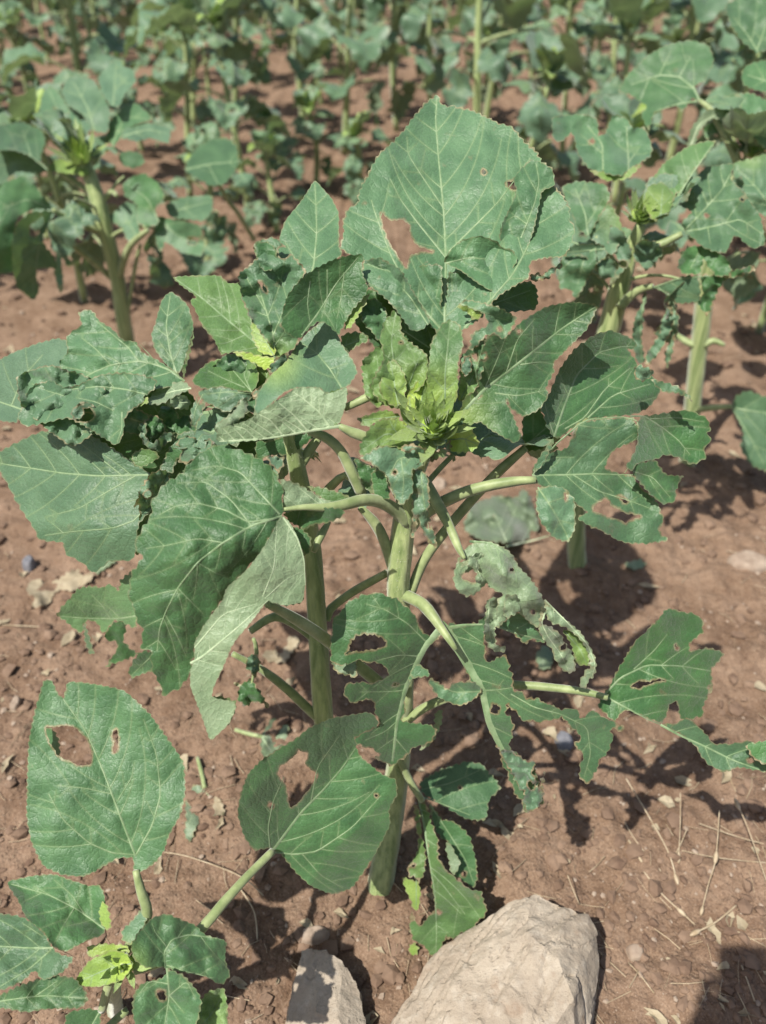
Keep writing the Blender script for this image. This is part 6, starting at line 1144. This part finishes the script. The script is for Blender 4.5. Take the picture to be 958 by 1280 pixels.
def straw(crop, pts, w0, label, hs, seedhead=None, w1=None):
    """one dry stalk: photo points with heights above the soil"""
    P = []
    px = cvt(crop, pts)
    for (x, y), h in zip(px, hs):
        p = gp(x, y, h+.004); p.z = max(p.z, gh(p.x, p.y)+.0015+h*.0); P.append((p.x, p.y, p.z, w0))
    if w1: P[-1] = (*P[-1][:3], w1)
    e = empty('dry_straw', P[0][:3], label, 'straw', 'dry straws by the right edge') if seedhead else None
    o = tube('stalk' if seedhead else 'dry_straw', P, M_STRAW, e, seg=5, step=.008)
    if not seedhead: tag(o, label, 'straw', 'dry straws by the right edge'); return
    for i, r in seedhead:
        c = np.array(P[i][:3]); d = np.array(P[max(i-1, 0)][:3])-np.array(P[min(i+1, len(P)-1)][:3]); d /= np.linalg.norm(d)+1e-9
        tube('seed_head', [(*(c-d*r*2.4), r*.2), (*(c-d*r), r*.9), (*(c+d*r), r), (*(c+d*r*3), r*.15)], M_STRAW, e, seg=6, step=.004)
straw('D8', [(438,578),(462,620),(488,662)], .0022, 'short thick whitish straw lying on sunlit soil right of the limestone', [0,0,0])
straw('D8', [(425,505),(470,580),(560,695)], .0009, 'thin faint straw beside the short thick whitish one', [.01,.004,0])
straw('D8', [(495,698),(560,770),(640,845),(690,892)], .0013, 'straw ending in a spread spikelet below the short thick whitish one', [.0,.004,.004,0], [(2, .0035)])
straw('D8', [(635,395),(634,520),(628,640)], .0009, 'upright bristle with a pale seed at its foot near the shade', [.05,.03,.005], [(2, .0035)])
straw('D8', [(660,530),(635,590),(608,640)], .0009, 'slanting bristle crossing the upright one with a pale seed', [.02,.01,.004])
straw('D8', [(782,460),(768,640),(740,740),(715,840)], .0010, 'tall slanting stalk with a spikelet halfway up and another at its foot', [.06,.03,.012,0], [(1, .004), (3, .003)])
straw('D8', [(850,440),(890,530),(960,730)], .0010, 'bent stalk with a small seed at its upper end at the right edge', [.05,.04,.01], [(0, .004)])
straw('D8', [(845,818),(770,880),(690,922)], .0014, 'pale forked straw with a plump grain lying on sunlit soil', [.004,.004,.002], [(2, .004)])
straw('D8', [(705,510),(850,560),(1000,600)], .0010, 'long straw lying across the shade edge towards the right', [.01,.01,.01])
straw('D8', [(640,612),(780,640),(1000,662)], .0008, 'long fine straw below the one crossing the shade edge', [.01,.008,.006])
straw('D8', [(430,340),(520,490),(590,620),(620,720)], .0012, 'dark leaning stalk running down from the shade to a pale seed', [.03,.02,.01,0], [(3, .0035)])
straw('D8', [(440,1035),(480,1085),(530,1160)], .0010, 'thin straw lying just below the flat yellowish pebble', [0,.003,0])
straw('D8', [(865,1045),(890,1110),(915,1180)], .0012, 'faint straw in the shade at the lower right corner', [0,.003,0])
straw('D8', [(210,705),(235,770),(255,815)], .0009, 'thin straw standing against the top of the limestone', [.03,.015,0])
straw('E5', [(0,352),(100,358),(228,364)], .0016, 'pale straw lying on soil at the left edge', [.002,.003,.001])
straw('P', [(205,1065),(240,1072),(300,1095),(330,1120)], .0010, 'curved straw under the stalk of the notched lower leaf', [.002,.02,.02,.004])
straw('P', [(300,1110),(318,1140),(322,1175)], .0012, 'grey dry stalk under the notched lower leaf', [.0,.004,.002])
# dead and fallen leaves
_fs = [40]
def fallen(crop, out, veins, label, h=.012, mat=None, tone=.8, dry=.4, pet=None, name='fallen_leaf'):
    _fs[0] += 1; sd = _fs[0]
    def zfun(Q):
        z = np.array([zground(v) for v in Q[:, 1]]); W = unproj(Q[:, 0], Q[:, 1], z)
        hh = gheight(W[:, 0], W[:, 1])+h*(.75+.9*perlin(Q[:, 0]/26, Q[:, 1]/26, sd))
        return (CAM_H-hh)/(st-(640-Q[:, 1])/F*ct)
    zr = float(zground(cvt(crop, out)[:, 1].mean())); A_ = [(0, 0, zr)]
    o = leaf(None, crop, out, A_, veins, tone=tone, dry=dry, wr=.004, wl=14, g=4, br=14, rag=.8, face='under', name=name, mat=mat, label=label, cat='leaf', vmat=M_VEINU, zfun=zfun)
    if pet: stalk([(x, y, zground(y, .014), w_) for x, y, w_ in pet], o)
    return o
fallen('E4', [(185,740),(200,690),(245,625),(290,660),(330,670),(310,720),(330,740),(260,790),(230,820),(195,830)], [([(60,690),(190,720),(330,742)],2.6),([(190,722),(240,800)],2)], 'pale fallen leaf piece with a thick white stalk on the soil beside the green stem', pet=[(294,912,5),(310,917,6),(328,921,6)])
fallen('D2', [(680,440),(720,470),(735,530),(790,550),(730,555),(700,550),(660,650),(640,620),(650,560),(640,500)], [([(690,350),(705,440),(720,540)],2.4),([(715,470),(760,530)],1.6)], 'shrivelled pale leaf with a thick stalk beside the upright heart-shaped leaf', pet=[(247,947,5),(252,965,6),(256,985,6)], tone=.9, dry=.8)
fallen('C4', [(450,830),(480,760),(560,730),(640,740),(655,700),(690,740),(720,850),(670,890),(600,900),(520,890),(460,860)], [([(600,910),(690,890),(760,870)],2.6),([(600,890),(560,800)],1.5)], 'yellowing ragged leaf low on the soil behind the middle stalks', h=.05, tone=.4, dry=.8)
fallen('E5', [(150,130),(200,100),(240,120),(320,110),(380,60),(430,55),(440,90),(510,70),(500,110),(400,170),(330,160),(290,190),(270,240),(210,250),(170,260),(200,200),(150,180)], [], 'crumpled whitish dead leaves on the soil by the left edge', mat=M_DRY, dry=1.)
fallen('D1', [(0,340),(20,360),(30,400),(0,400),(-10,370)], [], 'scrap of pale dead leaf between the two lower leaves', mat=M_DRY)
fallen('P', [(258,700),(262,690),(300,700),(310,720),(290,730),(268,722)], [], 'scrap of dry leaf on the soil beside the left stem', mat=M_DRY)
fallen('E4', [(195,300),(260,280),(270,330),(330,240),(370,220),(375,260),(340,300),(310,350),(240,350),(205,340)], [], 'torn bits of dry leaf seen under the arching stalks left of the stem', mat=M_DRY)
fallen('E4', [(300,440),(355,425),(345,455),(325,475)], [], 'small pale scrap of leaf beside the lowest stalk', mat=M_DRY)
fallen('P', [(455,560),(470,552),(482,565),(470,578),(456,572)], [], 'pale scrap lying behind the upper stalks', mat=M_DRY)
fallen('E5', [(480,100),(500,60),(450,0),(560,-20),(640,0),(560,60),(520,80)], [([(500,60),(600,5)],1.4)], 'grey-green fallen leaf below the left leaf cluster', tone=.8)
fallen('P', [(780,705),(800,698),(810,706),(795,713)], [], 'small green scrap beside the right-hand stem foot', tone=.6)
fallen('P', [(668,820),(680,805),(692,815),(690,835),(676,838)], [], 'small bluish green leaf on the shaded soil right of the torn leaf', tone=1.)

# ================================================================== the photographer, holding the phone the picture is taken with
M_SKIN = plain('skin', (.36, .20, .13), (.42, .25, .17), 40, .55, .1)
M_CLOTH = plain('shirt_cloth', (.20, .24, .30), (.26, .30, .36), 300, .85, .3)
M_TROUSER = plain('trouser_cloth', (.07, .08, .11), (.10, .11, .14), 300, .85, .3)
M_HAIRB = plain('dark_hair', (.02, .014, .01), (.04, .028, .02), 200, .5, .4)
M_PHONE = plain('phone_case', (.02, .02, .022), (.03, .03, .032), 100, .35, .05)
def skinned(name, joints, bones, mat, parent, sub=2):
    """one continuous skinned surface: joints name -> (x, y, z, radius)"""
    ks = list(joints); me = bpy.data.meshes.new(name); off = parent_loc(parent)
    me.from_pydata([tuple(np.array(joints[k][:3])-off) for k in ks], [(ks.index(a), ks.index(b)) for a, b in bones], [])
    me.materials.append(mat); o = link(name, me, parent)
    md = o.modifiers.new('skin', 'SKIN'); md.use_smooth_shade = True
    for i, k in enumerate(ks):
        v = me.skin_vertices[0].data[i]; v.radius = (joints[k][3], joints[k][4] if len(joints[k]) > 4 else joints[k][3]); v.use_root = (i == 0)
    ss = o.modifiers.new('subsurf', 'SUBSURF'); ss.levels = sub; ss.render_levels = sub
    return o
pg = empty('person', (0.02, -.52, gh(.02, -.52)), 'person in a grey-blue shirt holding a phone, whose shadow darkens the bottom right corner', 'person')
fx, fy = .02, -.52
J = {'pelvis': (fx, fy, .93, .150, .118), 'waist': (fx, fy+.01, 1.08, .125, .09), 'chest': (fx, fy+.04, 1.27, .15, .10), 'neckbase': (fx, fy+.07, 1.42, .07, .06), 'neck': (fx, fy+.10, 1.49, .052)}
B_ = [('pelvis', 'waist'), ('waist', 'chest'), ('chest', 'neckbase'), ('neckbase', 'neck')]
for sd, n in ((-1, 'l'), (1, 'r')):
    J.update({n+'sh': (fx+sd*.17, fy+.05, 1.38, .062), n+'el': (fx+sd*.21, fy+.10, 1.10, .044), n+'fo': (fx+sd*.13, fy+.32, 1.12, .036), n+'wr': (fx+sd*.075, -.085, 1.145, .027)})
    B_ += [('neckbase', n+'sh'), (n+'sh', n+'el'), (n+'el', n+'fo'), (n+'fo', n+'wr')]
body = skinned('body', J, B_, M_CLOTH, pg)
JL = {'hip': (fx, fy, .95, .135, .105), 'belt': (fx, fy, 1.03, .122, .092)}; BL = [('hip', 'belt')]
for sd, n in ((-1, 'l'), (1, 'r')):
    JL.update({n+'th': (fx+sd*.09, fy, .85, .085), n+'kn': (fx+sd*.10, fy+.02, .48, .060), n+'ca': (fx+sd*.10, fy, .32, .055), n+'an': (fx+sd*.10, fy-.01, .09, .042), n+'to': (fx+sd*.11, fy+.15, .045, .036)})
    BL += [('hip', n+'th'), (n+'th', n+'kn'), (n+'kn', n+'ca'), (n+'ca', n+'an'), (n+'an', n+'to')]
skinned('trousers', JL, BL, M_TROUSER, pg)
hx, hy, hz = fx, fy+.14, 1.60
head = skinned('head', {'crown': (hx, hy-.03, hz+.045, .078), 'mid': (hx, hy, hz-.005, .080), 'jaw': (hx, hy+.03, hz-.07, .052), 'chin': (hx, hy+.055, hz-.10, .026), 'throat': (hx, hy-.04, hz-.13, .048), 'nose': (hx, hy+.095, hz-.03, .012)},
               [('crown', 'mid'), ('mid', 'jaw'), ('jaw', 'chin'), ('mid', 'throat'), ('mid', 'nose')], M_SKIN, pg)
def cap_hair():
    V = []; Fc = []; n = 18
    for i in range(9):
        th = i/8*1.75
        for k in range(n):
            a = 2*math.pi*k/n; r = .098*math.sin(th)*(1+.03*math.sin(5*a+i)); z = .108*math.cos(th)
            if math.sin(a) > .3 and i > 5: r *= .8; z += .03*(i-5)
            V.append((hx+r*math.cos(a)*.92, hy-.028+r*math.sin(a), hz+.002+z))
    for i in range(8):
        for k in range(n): Fc.append((i*n+k, i*n+(k+1) % n, (i+1)*n+(k+1) % n, (i+1)*n+k))
    mesh_obj('hair', V, Fc, M_HAIRB, pg)
cap_hair()
for sd in (-1, 1):
    tube('ear', [(hx+sd*.083, hy-.01, hz+.03, .006), (hx+sd*.092, hy-.02, hz+.005, .014), (hx+sd*.085, hy-.012, hz-.03, .007)], M_SKIN, pg, step=.01)
    tube('eye', [(hx+sd*.032, hy+.070, hz+.004, .004), (hx+sd*.032, hy+.078, hz+.003, .010), (hx+sd*.032, hy+.086, hz+.002, .004)], M_HAIR, pg, step=.004)
tube('mouth', [(hx-.024, hy+.068, hz-.072, .002), (hx, hy+.080, hz-.074, .006), (hx+.024, hy+.068, hz-.072, .002)], M_SKIN, pg, step=.008)
# phone plane: lens at the camera, screen towards the face
Uv = Vector((0, st, ct)); Fv = Vector((0, ct, -st)); Rv = Vector((1, 0, 0))
def PH(a, u, f): return Vector((0, 0, CAM_H))+Rv*a+Uv*u+Fv*f
for sd, n in ((-1, 'l'), (1, 'r')):
    wr = Vector(J[n+'wr'][:3]); pal = PH(sd*.060, -.075, -.022); j = {'wrist': (*wr, .027), 'palm': (*((wr*.45+pal*.55)), .026, .018), 'knuckle': (*pal, .024, .013)}; b = [('wrist', 'palm'), ('palm', 'knuckle')]
    for q, (u, l) in enumerate(((-.035, .030), (-.058, .034), (-.080, .032), (-.100, .026))):
        j[f'a{q}'] = (*PH(sd*.055, u, -.016), .0088); j[f'b{q}'] = (*PH(sd*.050, u+.004, .004), .0080); j[f'c{q}'] = (*PH(sd*(.044-l*.55), u+.002, .0075), .0066)
        b += [('knuckle', f'a{q}'), (f'a{q}', f'b{q}'), (f'b{q}', f'c{q}')]
    j['t0'] = (*PH(sd*.056, -.060, -.032), .0125); j['t1'] = (*PH(sd*.040, -.042, -.028), .010); j['t2'] = (*PH(sd*.022, -.030, -.0235), .0078)
    b += [('palm', 't0'), ('t0', 't1'), ('t1', 't2')]
    skinned('hand', j, b, M_SKIN, pg, 1)
def phone():
    bm = bmesh.new(); r = bmesh.ops.create_cube(bm, size=1)
    for v in bm.verts: v.co = Vector((v.co.x*.078, v.co.y*.165, v.co.z*.009))
    bmesh.ops.bevel(bm, geom=[e for e in bm.edges], offset=.004, segments=2, affect='EDGES')
    me = bpy.data.meshes.new('smartphone'); bm.to_mesh(me); bm.free(); finish(me, M_PHONE)
    o = link('smartphone', me, None, None, 'dark smartphone held upright in both hands of the photographer', 'phone')
    o.matrix_world = Matrix((( *Rv[:1], Uv.x, -Fv.x, 0), (0, Uv.y, -Fv.y, 0), (0, Uv.z, -Fv.z, 0), (0, 0, 0, 1)))
    o.location = PH(0, -.050, -.012)
phone()
